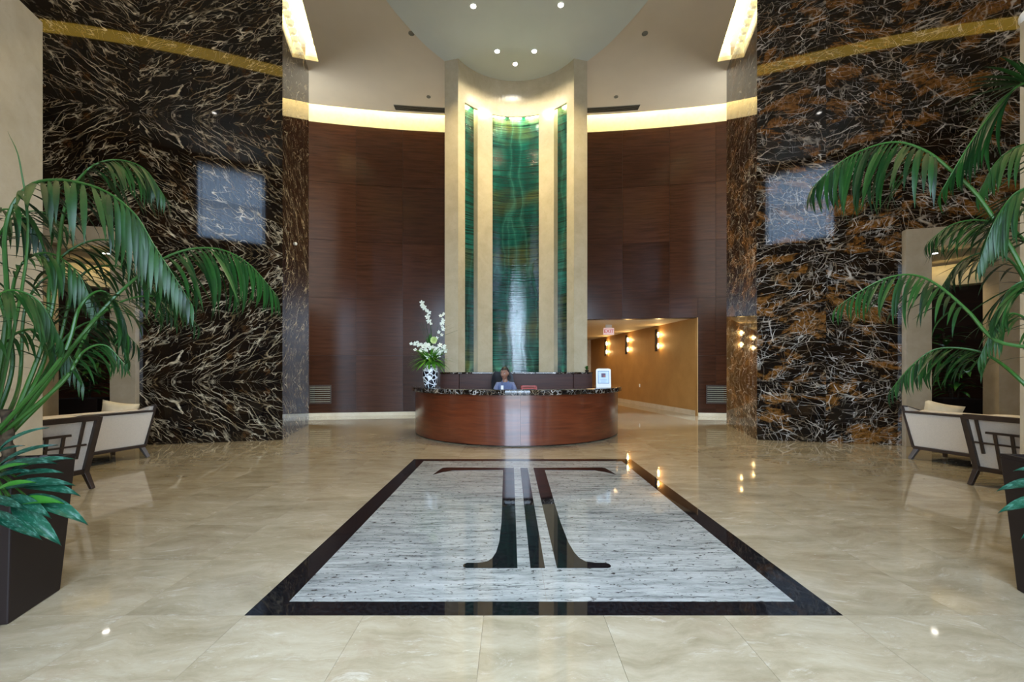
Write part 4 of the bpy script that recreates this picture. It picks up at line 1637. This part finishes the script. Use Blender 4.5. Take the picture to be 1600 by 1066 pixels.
    hr.tube(spline([(0.03, 0.10, -0.01), (0.06, 0.09, -0.07), (0.075, 0.06, -0.14)], 8), [0.03, 0.03, 0.028, 0.026, 0.024, 0.02, 0.016, 0.012, 0.006], 8)
    hr.mapped(lambda q: HC + turn @ Vector(q))
    hr.build('hair', plain('black_hair', (0.007, 0.005, 0.005), 0.55, var=0.4, scale=60), pr, True)
    # open collar and badge
    cl = MB()
    for sx in (-1, 1):
        cl.add([(sx * 0.010, -0.052, SZ + 0.485), (sx * 0.070, -0.050, SZ + 0.525), (sx * 0.085, 0.045, SZ + 0.600), (sx * 0.062, -0.005, SZ + 0.618), (sx * 0.040, -0.034, SZ + 0.575)], [(0, 1, 2, 3, 4)])
    cl.build('collar', m_shirt, pr)
    MB().box((-0.062, -0.078, SZ + 0.475), (0.054, 0.004, 0.080), Matrix.Rotation(R(-12), 3, 'X')).build('badge', M['white_paint'], pr)


def fz_lip(q):
    return 1 if (abs(q.x) < 0.024 and -0.074 < q.z < -0.046 and q.y < -0.04) else 0


build_receptionist()


# ------------------------------------------------------------------ lounge seats
def armchair(loc, rz, label):
    r = empty('armchair', loc, rz, label, 'armchair', 'fretwork-backed lounge armchairs')
    W, H = 0.36, 0.86
    yb, yt = 0.05, -0.09            # raked back: y at the bottom rail and at the top
    zb = 0.21
    wood_ = M['dark_wood']

    def back(x, z, off=0.0):
        k = (z - zb) / (H - zb)
        return Vector((x, yb + (yt - yb) * k + off, z))
    spl = 0.05
    for s in (-1, 1):
        MB().bar(back(s * (W - spl), zb - 0.02), back(s * W, H), 0.055, 0.07, up=(0, 1, 0)).build('back_post', wood_, r, bevel=0.004)
        MB().bar((s * (W - spl), yb + 0.01, zb + 0.02), (s * (W - spl + 0.03), yb - 0.075, 0.0), 0.055, 0.06, up=(0, 1, 0), w2=0.04, h2=0.045).build('leg', wood_, r, bevel=0.003)
        MB().bar((s * (W - 0.03), 0.66, 0.36), (s * W, 0.70, 0.0), 0.05, 0.05, up=(0, 1, 0), w2=0.04, h2=0.04).build('leg', wood_, r, bevel=0.003)
    MB().bar(back(-W, H - 0.02), back(W, H - 0.02), 0.06, 0.07, up=(0, 1, 0)).build('top_rail', wood_, r, bevel=0.004)
    MB().bar(back(-W + spl, zb), back(W - spl, zb), 0.055, 0.06, up=(0, 1, 0)).build('bottom_rail', wood_, r, bevel=0.004)
    # upholstered inner back
    q = MB()
    vs_ = [back(-W + spl, zb, 0.01), back(W - spl, zb, 0.01), back(W - 0.01, H - 0.03, 0.01), back(-W + 0.01, H - 0.03, 0.01)]
    vs_ += [p + Vector((0, 0.10, 0)) for p in vs_]
    q.add(vs_, [(0, 1, 2, 3), (4, 5, 6, 7), (0, 1, 5, 4), (1, 2, 6, 5), (2, 3, 7, 6), (3, 0, 4, 7)])
    q.build('back_cushion', M['fabric'], r, bevel=0.012)
    MB().ellipsoid((0, 0.10, H - 0.03), (W - 0.04, 0.085, 0.055), None, 20, 10).build('back_roll', M['fabric'], r, True)

    def fret(x0, z0, x1, z1, w=0.026):
        a = back(x0, z0, -0.022)
        b = back(x1, z1, -0.022)
        MB().bar(a, b, w, 0.022, up=(0, 1, 0)).build('fret_bar', wood_, r)
    hh = H - zb

    def X(f, z):
        k = (z - zb) / hh
        return (W - spl + spl * k) * (-1 + 2 * f)
    for f, k0, k1 in ((0.16, 0.30, 0.97), (0.36, 0.03, 0.69), (0.57, 0.03, 0.69), (0.80, 0.26, 0.97)):
        z0, z1 = zb + hh * k0, zb + hh * k1
        fret(X(f, z0), z0, X(f, z1), z1)
    z = zb + hh * 0.70
    fret(X(0.25, z), z, X(0.66, z), z)
    z = zb + hh * 0.50
    fret(X(0.07, z), z, X(0.90, z), z, 0.020)
    for s in (-1, 1):
        arm = MB()
        poly = [(0.06, 0.24), (0.70, 0.28), (0.70, 0.50), (-0.02, 0.64)]
        vs_ = [(s * (W - 0.035), y, z_) for y, z_ in poly] + [(s * (W + 0.02), y, z_) for y, z_ in poly]
        arm.add(vs_, [(0, 1, 2, 3), (4, 5, 6, 7), (0, 1, 5, 4), (1, 2, 6, 5), (2, 3, 7, 6), (3, 0, 4, 7)])
        arm.build('side_panel', M['fabric'], r, bevel=0.01)
        MB().bar((s * W, -0.04, 0.655), (s * W, 0.72, 0.515), 0.06, 0.035).build('arm_rail', wood_, r, bevel=0.004)
    MB().box((0, 0.40, 0.37), (2 * W - 0.09, 0.58, 0.16)).build('seat_cushion', M['fabric'], r, True, 0.03)
    MB().box((0, 0.38, 0.265), (2 * W - 0.08, 0.62, 0.05)).build('seat_frame', wood_, r)


def settee(loc, rz, far, label):
    """far = the end (sign of local x) that stands away from the viewer and holds the cushion"""
    r = empty('settee', loc, rz, label, 'settee', 'cream lounge settees')
    W, H, zb = 0.78, 0.74, 0.19
    wood_ = M['dark_wood']
    yb, yt = 0.03, -0.07

    def back(x, z, off=0.0):
        k = (z - zb) / (H - zb)
        return Vector((x, yb + (yt - yb) * k + off, z))
    fl = 0.08
    vs_ = [back(-W + fl, zb + 0.02), back(W - fl, zb + 0.02), back(W, H - 0.01), back(-W, H - 0.01)]
    vs_ += [p + Vector((0, 0.12, 0)) for p in vs_]
    MB().add(vs_, [(0, 1, 2, 3), (4, 5, 6, 7), (0, 1, 5, 4), (1, 2, 6, 5), (2, 3, 7, 6), (3, 0, 4, 7)]).build('back_panel', M['fabric'], r, bevel=0.01)
    MB().bar(back(-W - 0.01, H + 0.005, 0.03), back(W + 0.01, H + 0.005, 0.03), 0.035, 0.10, up=(0, 1, 0)).build('top_rail', wood_, r, bevel=0.004) if False else MB().box((0, yt + 0.04, H + 0.005), (2 * W + 0.02, 0.11, 0.030)).build('top_rail', wood_, r, bevel=0.004)
    MB().bar(back(-W + fl, zb), back(W - fl, zb), 0.045, 0.07, up=(0, 1, 0)).build('bottom_rail', wood_, r, bevel=0.004)
    for s in (-1, 1):
        poly = [(0.05, zb + 0.02, W - fl), (0.74, zb + 0.02, W - fl), (0.78, 0.60, W), (-0.06, H + 0.09, W + 0.012)]
        vs_ = [(s * (x - 0.06), y, z_) for y, z_, x in poly] + [(s * x, y, z_) for y, z_, x in poly]
        MB().add(vs_, [(0, 1, 2, 3), (4, 5, 6, 7), (0, 1, 5, 4), (1, 2, 6, 5), (2, 3, 7, 6), (3, 0, 4, 7)]).build('side_panel', M['fabric'], r, bevel=0.006)
        MB().bar((s * (W + 0.015), -0.075, H + 0.10), (s * (W - fl + 0.01), 0.03, zb), 0.022, 0.05, up=(0, 1, 0)).build('end_rail', wood_, r)
        MB().bar((s * (W - 0.01), -0.08, H + 0.095), (s * (W - 0.02), 0.80, 0.61), 0.07, 0.022).build('arm_rail', wood_, r)
        MB().bar((s * (W - fl - 0.04), 0.04, zb), (s * (W - fl + 0.02), -0.03, 0.0), 0.06, 0.055, up=(0, 1, 0), w2=0.045, h2=0.045).build('leg', M['leg_wood'], r, bevel=0.003)
        MB().bar((s * (W - fl - 0.04), 0.66, zb), (s * (W - fl + 0.0), 0.72, 0.0), 0.06, 0.055, up=(0, 1, 0), w2=0.045, h2=0.045).build('leg', wood_, r, bevel=0.003)
    MB().box((0, 0.40, zb + 0.03), (2 * W - 0.22, 0.66, 0.06)).build('seat_frame', wood_, r)
    for s in (-1, 1):
        MB().box((s * 0.34, 0.43, 0.34), (0.66, 0.56, 0.17)).build('seat_cushion', M['fabric'], r, True, 0.035)
    MB().box((0, 0.15, 0.57), (2 * W - 0.20, 0.10, 0.42), Matrix.Rotation(R(8), 3, 'X')).build('back_cushion', M['fabric'], r, True, 0.03)


def throw_cushion(loc, rz, label):
    mb = MB()
    n = 12
    vs_, fs_ = [], []
    for f in (-1, 1):
        for j in range(n + 1):
            for i in range(n + 1):
                u, v = -1 + 2 * i / n, -1 + 2 * j / n
                pin = 1 - 0.10 * (u * u * (1 - v * v) + v * v * (1 - u * u))
                th = 0.085 * ((1 - u ** 4) * (1 - v ** 4)) ** 0.6
                vs_.append((0.225 * u * pin, f * th, 0.215 * v * pin))
    m = (n + 1) ** 2
    for k in range(2):
        for j in range(n):
            for i in range(n):
                a = k * m + j * (n + 1) + i
                fs_.append((a, a + 1, a + n + 2, a + n + 1))
    mb.add(vs_, fs_)
    o = mb.build('throw_cushion', M['cushion'], None, True)
    o.location = loc
    o.rotation_euler = (R(-14), R(12), rz)
    tag(o, label, 'cushion', 'satin throw cushions')


M['leg_wood'] = plain('worn_leg_wood', (0.10, 0.085, 0.08), 0.3)
armchair((-5.24, 4.60, 0), R(77), 'cream armchair with dark fretwork back beside the left planter')
armchair((5.53, 4.76, 0), R(-77), 'cream armchair with dark fretwork back on the right side of the lobby')
settee((-6.24, 6.02, 0), R(75.5), 1, 'cream settee with dark rails below the left dark marble wall')
settee((6.33, 5.88, 0), R(-75.5), -1, 'cream settee with dark rails in front of the right doorway')


def on_settee(base, rz, x, y, z):
    return (base[0] + x * math.cos(rz) - y * math.sin(rz), base[1] + x * math.sin(rz) + y * math.cos(rz), z)


throw_cushion(on_settee((-6.24, 6.02), R(75.5), 0.55, 0.36, 0.69), R(75.5 - 30), 'tan satin cushion at the far end of the left settee')
throw_cushion(on_settee((6.33, 5.88), R(-75.5), -0.55, 0.36, 0.69), R(-75.5 + 30), 'tan satin cushion at the far end of the right settee')


# ------------------------------------------------------------------ plants
def leaflet_mesh(droop, name='leaflet', width=0.064, fold=0.25, mat='palm'):
    seg = 7
    vs_, fs_ = [], []
    for i in range(seg + 1):
        t = i / seg
        a = droop * t
        x = math.sin(a) / droop if droop > 0.01 else t
        z = -(1 - math.cos(a)) / droop if droop > 0.01 else 0
        w = width * (0.35 + 0.65 * min(1, t / 0.25)) * (1 - max(0, (t - 0.45) / 0.55) ** 1.6) * 0.5
        vs_ += [(x, -w, z - 0), (x, 0, z - w * fold), (x, w, z - 0)]
    for i in range(seg):
        a, b = 3 * i, 3 * i + 3
        fs_ += [(a, a + 1, b + 1, b), (a + 1, a + 2, b + 2, b + 1)]
    return MB().add(vs_, fs_).mesh(name, M[mat], smooth=True)


LEAFLETS = [leaflet_mesh(d) for d in (0.6, 1.0, 1.35)]


class Palm:
    def __init__(self, name, loc, label):
        self.root = empty(name, loc, 0, label, 'palm')
        self.loc = Vector(loc)
        self.count = 0
        self.rn = random.Random(11)

    def frond(self, pts, n, L, spread=0.75, fwd=0.45, down=0.25, start=0.35, both=True, droop=1):
        rn = self.rn
        loc = self.loc
        L *= 1.42
        n = int(n * 0.84)
        spread, fwd, down = spread * 0.95, fwd + 0.18, down * 0.85
        path = spline([Vector(p) - loc for p in pts], 44)
        rad = [0.013 * (1 - 0.88 * i / 44) for i in range(45)]
        fr = MB().tube(path, rad, 7).build('frond', M['rachis'], self.root, True)
        rest = MB()
        for k in range(n):
            t = start + (0.995 - start) * k / (n - 1)
            i = min(int(t * 44), 43)
            fr_ = t * 44 - i
            p = path[i].lerp(path[i + 1], fr_)
            T = (path[i + 1] - path[i]).normalized()
            S = T.cross(Vector((0, 0, 1)))
            if S.length < 0.15:
                S = T.cross(Vector((0.3, 1, 0)))
            S.normalize()
            env = (t - start) / (1 - start)
            ln = L * (0.55 + 0.45 * math.sin(math.pi * min(1, env * 1.1 + 0.12))) * (1 - 0.35 * max(0, env - 0.75) / 0.25)
            for sd in ((-1, 1) if both else (1,)):
                d = S * sd * spread * rn.uniform(0.8, 1.2) + T * (fwd + 0.5 * env * env) - Vector((0, 0, 1)) * down * rn.uniform(0.7, 1.4)
                d.normalize()
                zz = Vector((0, 0, 1)) - d * d.z
                if zz.length < 0.1:
                    zz = -T
                zz.normalize()
                yy = zz.cross(d).normalized()
                l_ = ln * rn.uniform(0.85, 1.1)
                wd = l_ * 0.5 + 0.5 * L * 0.9
                rot = Matrix((d * l_, yy * wd, zz * l_)).transposed().to_4x4()
                rot.translation = p
                me = LEAFLETS[min(2, max(0, droop + rn.choice((-1, 0, 0, 1))))]
                if self.count < 296:
                    o = bpy.data.objects.new('leaflet', me)
                    COL.objects.link(o)
                    o.parent = fr
                    loc_, q_, s_ = rot.decompose()
                    o.location = loc_
                    o.rotation_mode = 'QUATERNION'
                    o.rotation_quaternion = q_
                    o.scale = s_
                    self.count += 1
                else:
                    rest.add([rot @ v.co for v in me.vertices], [tuple(p_.vertices) for p_ in me.polygons])
        if rest.v:
            o = rest.build('leaflets', M['palm'], fr, True)
            o['kind'] = 'stuff'
        return fr


def planter(loc, rz, base, top, h, label):
    r = empty('planter', loc, rz, label, 'planter')
    MB().box((0, 0, h / 2), (base, base, h), taper=top / base).build('body', M['planter'], r, bevel=0.008)
    MB().box((0, 0, h + 0.001), (top - 0.07, top - 0.07, 0.01)).build('soil', M['soil'], r)
    rim = MB()
    t = 0.03
    for s in (-1, 1):
        rim.box((s * (top / 2 - t / 2), 0, h + 0.009), (t, top, 0.02)).box((0, s * (top / 2 - t / 2), h + 0.009), (top - 2 * t, t, 0.02))
    rim.build('rim', M['planter'], r)
    rn = random.Random(2)
    for k in range(16):
        x, y = rn.uniform(-0.4, 0.4) * (top - 0.1), rn.uniform(-0.4, 0.4) * (top - 0.1)
        MB().ellipsoid((x, y, h + 0.018), (0.032 * rn.uniform(0.7, 1.2), 0.026, 0.016), Matrix.Rotation(rn.uniform(0, 3), 3, 'Z'), 8, 6).build('pebble', M['pebble'], r, True)
    return r


PLH = 0.84
PL_L, PL_R = Vector((-3.19, 2.42, 0)), Vector((3.17, 2.42, 0))
planter(tuple(PL_L), R(16), 0.38, 0.48, PLH, 'tall tapered dark brown planter holding the left palm')
planter(tuple(PL_R), R(-16), 0.38, 0.48, PLH, 'tall tapered dark brown planter at the right edge of the picture')


def palm_base(p, b):
    rn = random.Random(4)
    for k in range(3):
        x, y = (-0.09, 0.05, 0.02)[k], (0.03, 0.02, -0.06)[k]
        pts, rad = [], []
        for i in range(13):
            z = 0.015 + 0.30 * i / 12
            pts.append((x + 0.01 * math.sin(i), y, z))
            rad.append(0.030 + (0.006 if i % 3 == 0 else 0) - 0.008 * i / 12)
        MB().tube(pts, rad, 10).build('cane', M['bark'], p.root, True)


palm_l = Palm('potted_palm', (PL_L.x, PL_L.y, PLH + 0.012), 'big kentia palm growing from the left planter, fronds arching over the lobby')
palm_base(palm_l, None)


def stem_from(p, dx, dy):
    return (p.loc.x + dx, p.loc.y + dy, p.loc.z + 0.18)


A = at
fL = palm_l.frond
fL([stem_from(palm_l, -0.05, 0.0), A(10, 500, 2.42), A(8, 360, 2.45), A(40, 295, 2.5), A(93, 281, 2.52), A(161, 297, 2.55), A(210, 334, 2.58), A(240, 382, 2.6), A(272, 432, 2.6), A(300, 476, 2.6)], 40, 0.36, 0.62, 0.35, 0.55, 0.28, True, 1)
fL([stem_from(palm_l, 0.05, 0.03), A(133, 518, 2.55), A(198, 447, 2.66), A(268, 398, 2.76), A(334, 388, 2.82), A(387, 411, 2.86), A(433, 462, 2.9)], 38, 0.36, 0.40, 0.30, 0.75, 0.38, True, 1)
fL([stem_from(palm_l, 0.02, 0.05), A(78, 500, 2.6), A(100, 330, 2.8), A(132, 270, 2.95), A(175, 250, 3.02), A(223, 262, 3.08), A(256, 305, 3.1)], 34, 0.32, 0.6, 0.35, 0.5, 0.45, True, 1)
fL([stem_from(palm_l, 0.05, -0.04), A(95, 560, 2.42), A(125, 480, 2.5), A(160, 455, 2.6), A(190, 490, 2.65), A(200, 560, 2.68)], 26, 0.26, 0.6, 0.5, 0.5, 0.35, True, 1)
fL([stem_from(palm_l, 0.0, 0.05), A(70, 560, 2.6), A(80, 430, 2.75), A(120, 385, 2.85), A(170, 375, 2.95), A(225, 395, 3.0), A(260, 440, 3.05)], 26, 0.30, 0.6, 0.4, 0.5, 0.35, True, 1)
fL([stem_from(palm_l, -0.08, 0.05), A(20, 560, 2.6), A(-10, 420, 2.7), A(10, 350, 2.8), A(60, 330, 2.9), A(110, 360, 2.95)], 26, 0.30, 0.6, 0.4, 0.5, 0.35, True, 1)
fL([stem_from(palm_l, -0.10, -0.05), A(-10, 600, 2.35), A(-20, 500, 2.3), A(10, 455, 2.3), A(60, 470, 2.35), A(95, 530, 2.4)], 26, 0.28, 0.6, 0.4, 0.5, 0.35, True, 1)
fL([stem_from(palm_l, -0.02, 0.08), A(60, 600, 2.7), A(110, 520, 2.85), A(170, 500, 2.95), A(215, 540, 3.0)], 22, 0.26, 0.5, 0.4, 0.6, 0.35, True, 1)
fL([stem_from(palm_l, 0.03, 0.06), A(100, 590, 2.75), A(150, 500, 2.9), A(210, 465, 3.0), A(270, 470, 3.08), A(310, 510, 3.1)], 24, 0.24, 0.5, 0.4, 0.55, 0.30, True, 1)
fL([stem_from(palm_l, -0.06, 0.07), A(30, 600, 2.8), A(40, 480, 2.95), A(80, 430, 3.05), A(130, 440, 3.1), A(165, 500, 3.12)], 24, 0.28, 0.6, 0.4, 0.5, 0.30, True, 1)
fL([stem_from(palm_l, -0.09, 0.0), A(-5, 610, 2.5), A(5, 540, 2.55), A(50, 515, 2.6), A(100, 545, 2.65), A(130, 600, 2.66)], 22, 0.24, 0.6, 0.4, 0.5, 0.30, True, 1)
fL([stem_from(palm_l, 0.0, 0.09), A(85, 560, 2.9), A(120, 440, 3.05), A(175, 415, 3.15), A(235, 440, 3.2), A(275, 500, 3.22)], 24, 0.28, 0.5, 0.4, 0.5, 0.32, True, 1)
fL([stem_from(palm_l, -0.07, 0.03), A(10, 560, 2.6), A(25, 430, 2.65), A(70, 395, 2.7), A(120, 425, 2.72), A(150, 490, 2.74)], 24, 0.28, 0.6, 0.4, 0.5, 0.32, True, 1)
fL([stem_from(palm_l, -0.10, 0.06), A(-20, 540, 2.7), A(-25, 400, 2.75), A(0, 330, 2.8), A(45, 345, 2.84), A(75, 400, 2.86)], 22, 0.28, 0.6, 0.4, 0.5, 0.34, True, 1)
fL([stem_from(palm_l, 0.04, 0.0), A(95, 600, 2.5), A(130, 550, 2.55), A(165, 540, 2.6), A(195, 570, 2.62)], 20, 0.20, 0.5, 0.4, 0.55, 0.34, True, 1)
MB().tube(spline([Vector(stem_from(palm_l, -0.04, 0.02)) - palm_l.loc, A(42, 400, 2.5) - palm_l.loc, A(32, 260, 2.5) - palm_l.loc, A(12, 205, 2.5) - palm_l.loc], 16), [0.010 - 0.0006 * i for i in range(17)], 6).build('spear', M['rachis'], palm_l.root, True)

palm_r = Palm('potted_palm', (PL_R.x, PL_R.y, PLH + 0.012), 'big kentia palm at the right edge with fronds reaching in front of the marble')
palm_base(palm_r, None)
fR = palm_r.frond
fR([stem_from(palm_r, -0.02, 0.03), A(1625, 480, 2.45), A(1541, 324, 2.55), A(1476, 258, 2.6), A(1438, 232, 2.62), A(1395, 222, 2.66), A(1344, 236, 2.7), A(1302, 262, 2.72), A(1270, 292, 2.75)], 36, 0.38, 0.45, 0.30, 0.70, 0.42, True, 1)
fR([stem_from(palm_r, 0.0, -0.02), A(1640, 560, 2.4), A(1556, 532, 2.5), A(1513, 487, 2.55), A(1467, 447, 2.6), A(1429, 430, 2.63), A(1387, 434, 2.66), A(1344, 455, 2.7), A(1305, 482, 2.72)], 32, 0.26, 0.5, 0.35, 0.6, 0.40, True, 1)
fR([stem_from(palm_r, -0.05, 0.05), A(1600, 600, 2.6), A(1555, 562, 2.75), A(1514, 546, 2.85), A(1462, 546, 2.95), A(1424, 572, 3.0), A(1390, 612, 3.05)], 30, 0.24, 0.5, 0.35, 0.6, 0.36, True, 1)
fR([stem_from(palm_r, 0.04, 0.02), A(1655, 330, 2.4), A(1640, 180, 2.4), A(1605, 130, 2.42), A(1560, 165, 2.46), A(1515, 225, 2.5), A(1470, 300, 2.55)], 30, 0.30, 0.28, 0.75, 0.25, 0.42, True, 0)
fR([stem_from(palm_r, 0.0, 0.07), A(1640, 450, 2.6), A(1590, 365, 2.7), A(1540, 345, 2.78), A(1490, 350, 2.84), A(1450, 378, 2.9)], 28, 0.26, 0.5, 0.4, 0.45, 0.34, True, 1)
fR([stem_from(palm_r, 0.05, -0.03), A(1650, 480, 2.35), A(1620, 440, 2.4), A(1580, 450, 2.45), A(1550, 500, 2.5)], 24, 0.26, 0.6, 0.4, 0.5, 0.35, True, 1)
fR([stem_from(palm_r, 0.06, 0.06), A(1680, 400, 2.6), A(1660, 260, 2.7), A(1610, 225, 2.75), A(1560, 250, 2.8), A(1530, 300, 2.85)], 26, 0.28, 0.6, 0.4, 0.4, 0.36, True, 1)
fR([stem_from(palm_r, 0.0, 0.0), A(1650, 430, 2.5), A(1610, 330, 2.55), A(1575, 330, 2.6), A(1545, 380, 2.62)], 22, 0.26, 0.6, 0.4, 0.4, 0.36, True, 1)

fR([stem_from(palm_r, -0.03, 0.08), A(1630, 520, 2.75), A(1590, 420, 2.9), A(1545, 395, 2.98), A(1500, 410, 3.05), A(1470, 450, 3.1)], 24, 0.24, 0.5, 0.4, 0.45, 0.30, True, 1)
fR([stem_from(palm_r, 0.02, 0.05), A(1640, 600, 2.6), A(1620, 520, 2.65), A(1585, 490, 2.7), A(1555, 510, 2.72), A(1530, 560, 2.75)], 22, 0.24, 0.5, 0.4, 0.5, 0.30, True, 1)
fR([stem_from(palm_r, 0.06, 0.0), A(1660, 380, 2.4), A(1630, 300, 2.42), A(1590, 300, 2.45), A(1555, 345, 2.48), A(1530, 410, 2.5)], 24, 0.28, 0.5, 0.4, 0.4, 0.34, True, 1)


def broad_leaf(w=0.30):
    seg = 9
    vs_, fs_ = [], []
    for i in range(seg + 1):
        t = i / seg
        a = 0.9 * t
        x, z = math.sin(a) / 0.9, -(1 - math.cos(a)) / 0.9
        ww = w * 0.5 * math.sin(math.pi * (0.04 + 0.96 * t) ** 0.85) ** 0.9
        vs_ += [(x, -ww, z + 0.10 * ww), (x, -ww * 0.5, z - 0.02), (x, 0, z - 0.035), (x, ww * 0.5, z - 0.02), (x, ww, z + 0.10 * ww)]
    for i in range(seg):
        for k in range(4):
            a, b = 5 * i + k, 5 * i + k + 5
            fs_.append((a, a + 1, b + 1, b))
    return vs_, fs_


def leaf_at(base, tip, mesh, root, lift=0.35, width=1.0):
    base, tip = Vector(base), Vector(tip)
    d = tip - base
    L = d.length * 0.98
    x = (d.normalized() + Vector((0, 0, lift))).normalized()
    ref = Vector((0.0, -0.5, 0.85))
    z = ref - x * x.dot(ref)
    z.normalize()
    y = z.cross(x)
    m = Matrix((x * L, y * L * width, z * L)).transposed().to_4x4()
    o = bpy.data.objects.new('leaf', mesh)
    COL.objects.link(o)
    o.parent = root
    loc_, q_, s_ = m.decompose()
    o.location = base - root.location
    o.rotation_mode = 'QUATERNION'
    o.rotation_quaternion = q_
    o.scale = s_
    return o


bv, bf = broad_leaf(0.21)
ME_AG = MB().add(bv, bf).mesh('leaf', M['agla'], True)
ME_AG2 = MB().add(bv, bf).mesh('leaf', M['agla_plain'], True)


def aglaonema(loc, leaves, label):
    r = empty('foliage_plant', loc, 0, label, 'plant')
    st = MB()
    for k, (b, t_, kind) in enumerate(leaves):
        b = Vector(b)
        t_ = Vector(t_)
        leaf_at(b, t_, ME_AG2 if kind else ME_AG, r)
        st.tube([Vector((0.02 * math.cos(k), 0.02 * math.sin(k), 0)), (b - Vector(loc)) * 0.5 + Vector((0, 0, 0.03)), b - Vector(loc)], 0.005, 6)
    st.build('stem', M['rachis'], r, True)
    return r


bl_ = Vector((-2.99, 2.22, PLH + 0.012))
lv = []
for (u0, v0, y0, u1, v1, y1, kd) in ((40, 775, 2.14, 115, 828, 2.06, 0), (20, 790, 2.10, 71, 862, 2.00, 0), (10, 740, 2.14, 100, 712, 2.16, 0), (0, 725, 2.15, 78, 688, 2.2, 0),
                                     (-10, 770, 2.08, 32, 752, 2.02, 1), (10, 790, 2.1, 78, 788, 2.04, 1), (5, 765, 2.12, 98, 758, 2.10, 0), (-20, 800, 2.05, 30, 845, 1.98, 0),
                                     (-15, 750, 2.1, 40, 735, 2.08, 0), (0, 700, 2.18, 62, 660, 2.22, 0), (-10, 735, 2.12, 70, 722, 2.10, 0), (15, 775, 2.1, 60, 815, 2.02, 0), (-25, 780, 2.05, 20, 800, 1.98, 0), (30, 760, 2.14, 108, 778, 2.10, 0), (-20, 745, 2.08, 25, 722, 2.05, 1), (0, 810, 2.06, 45, 850, 1.98, 0), (25, 745, 2.16, 88, 738, 2.16, 0), (20, 785, 2.12, 92, 800, 2.08, 0), (-30, 720, 2.15, 30, 690, 2.2, 0)):
    lv.append((tuple(at(u0, v0, y0)), tuple(at(u1, v1, y1)), kd))
aglaonema(tuple(bl_), lv, 'low plant with silvery blotched leaves spilling over the left planter')
br_ = Vector((3.03, 2.22, PLH + 0.012))
lv = []
for (u0, v0, y0, u1, v1, y1, kd) in ((1650, 755, 2.12, 1577, 770, 2.08, 0), (1650, 780, 2.1, 1582, 806, 2.04, 0), (1660, 740, 2.12, 1600, 735, 2.1, 0), (1665, 800, 2.05, 1615, 850, 2.0, 0)):
    lv.append((tuple(at(u0, v0, y0)), tuple(at(u1, v1, y1)), kd))
aglaonema(tuple(br_), lv, 'low plant with silvery blotched leaves at the right picture edge')

# leafy plants standing inside the two doorways
BUSH = leaflet_mesh(0.9, 'leaf', 0.20, 0.2, 'bush')


def bush(sign, label_p, label_b):
    f = pier_fn[sign]
    c = f((3.86, 1.05, 0))
    rz = math.atan2(E1.y, E1.x) * sign
    b = empty('planter_box', c, rz, label_b, 'planter')
    MB().box((0, 0, 0.42), (0.62, 0.46, 0.838), taper=1.06).build('body', M['planter'], b, bevel=0.008)
    MB().box((0, 0, 0.842), (0.58, 0.42, 0.01)).build('soil', M['soil'], b)
    r = empty('leafy_plant', (c[0], c[1], 0.848), 0, label_p, 'plant')
    rn = random.Random(20 + sign)
    for k in range(4):
        x, y = rn.uniform(-0.12, 0.12), rn.uniform(-0.08, 0.08)
        h = rn.uniform(0.7, 1.5)
        MB().tube([(x * 0.5, y * 0.5, 0.0), (x, y, h * 0.5), (x * 1.6, y * 1.5, h)], [0.016, 0.013, 0.010], 7).build('stem', M['bark'], r, True)
        for q in range(24):
            z = h * (0.10 + 0.90 * q / 23)
            a = q * 2.4 + k
            L = rn.uniform(0.34, 0.55)
            d = Vector((math.cos(a), math.sin(a) * 0.8, rn.uniform(0.1, 0.7))).normalized()
            zz = (Vector((0, 0, 1)) - d * d.z).normalized()
            yy = zz.cross(d)
            m = Matrix((d * L, yy * L, zz * L)).transposed().to_4x4()
            o = bpy.data.objects.new('leaf', BUSH)
            COL.objects.link(o)
            o.parent = r
            l_, q_, s_ = m.decompose()
            o.location = (x * (0.5 + z / h), y * (0.5 + z / h), z)
            o.rotation_mode = 'QUATERNION'
            o.rotation_quaternion = q_
            o.scale = s_


bush(-1, 'dark leafy plant standing inside the left doorway', 'dark planter box inside the left doorway')
bush(1, 'dark leafy plant standing inside the right doorway', 'dark planter box inside the right doorway')


# ------------------------------------------------------------------ small fittings
def dome_camera():
    p = at(1597, 30, 3.80)
    r = empty('security_camera', (p.x + 0.02, p.y - 0.04, 4.56), 0, 'white dome security camera on top of the right stone wall', 'camera')
    MB().lathe([(0.05, 0.001), (0.05, 0.03), (0.03, 0.04)], 20, (0.05, 0, 0)).build('mount', M['white_paint'], r, True)
    MB().ellipsoid((0.0, -0.02, 0.03), (0.085, 0.085, 0.085), None, 24, 16).build('housing', M['white_paint'], r, True)
    MB().ellipsoid((-0.035, -0.085, 0.02), (0.032, 0.025, 0.032), None, 16, 10).build('lens', M['leather'], r, True)


dome_camera()
f_ = pier_fn[-1]
sp_ = Vector(f_((-0.002, 1.05, 0)))
o = MB().lathe([(0.035, 0), (0.035, 0.02), (0.02, 0.035)], 14).mapped(lambda q: (q[2], q[1], q[0])).build('wall_sensor', M['white_paint'], None, True)
o.location = (sp_.x, sp_.y, at(462, 381, sp_.y).z)
o.rotation_euler = (0, 0, math.atan2(-E1.y * -1, E1.x) * 1)
tag(o, 'small white sensor high on the inner face of the left marble pier', 'sensor')
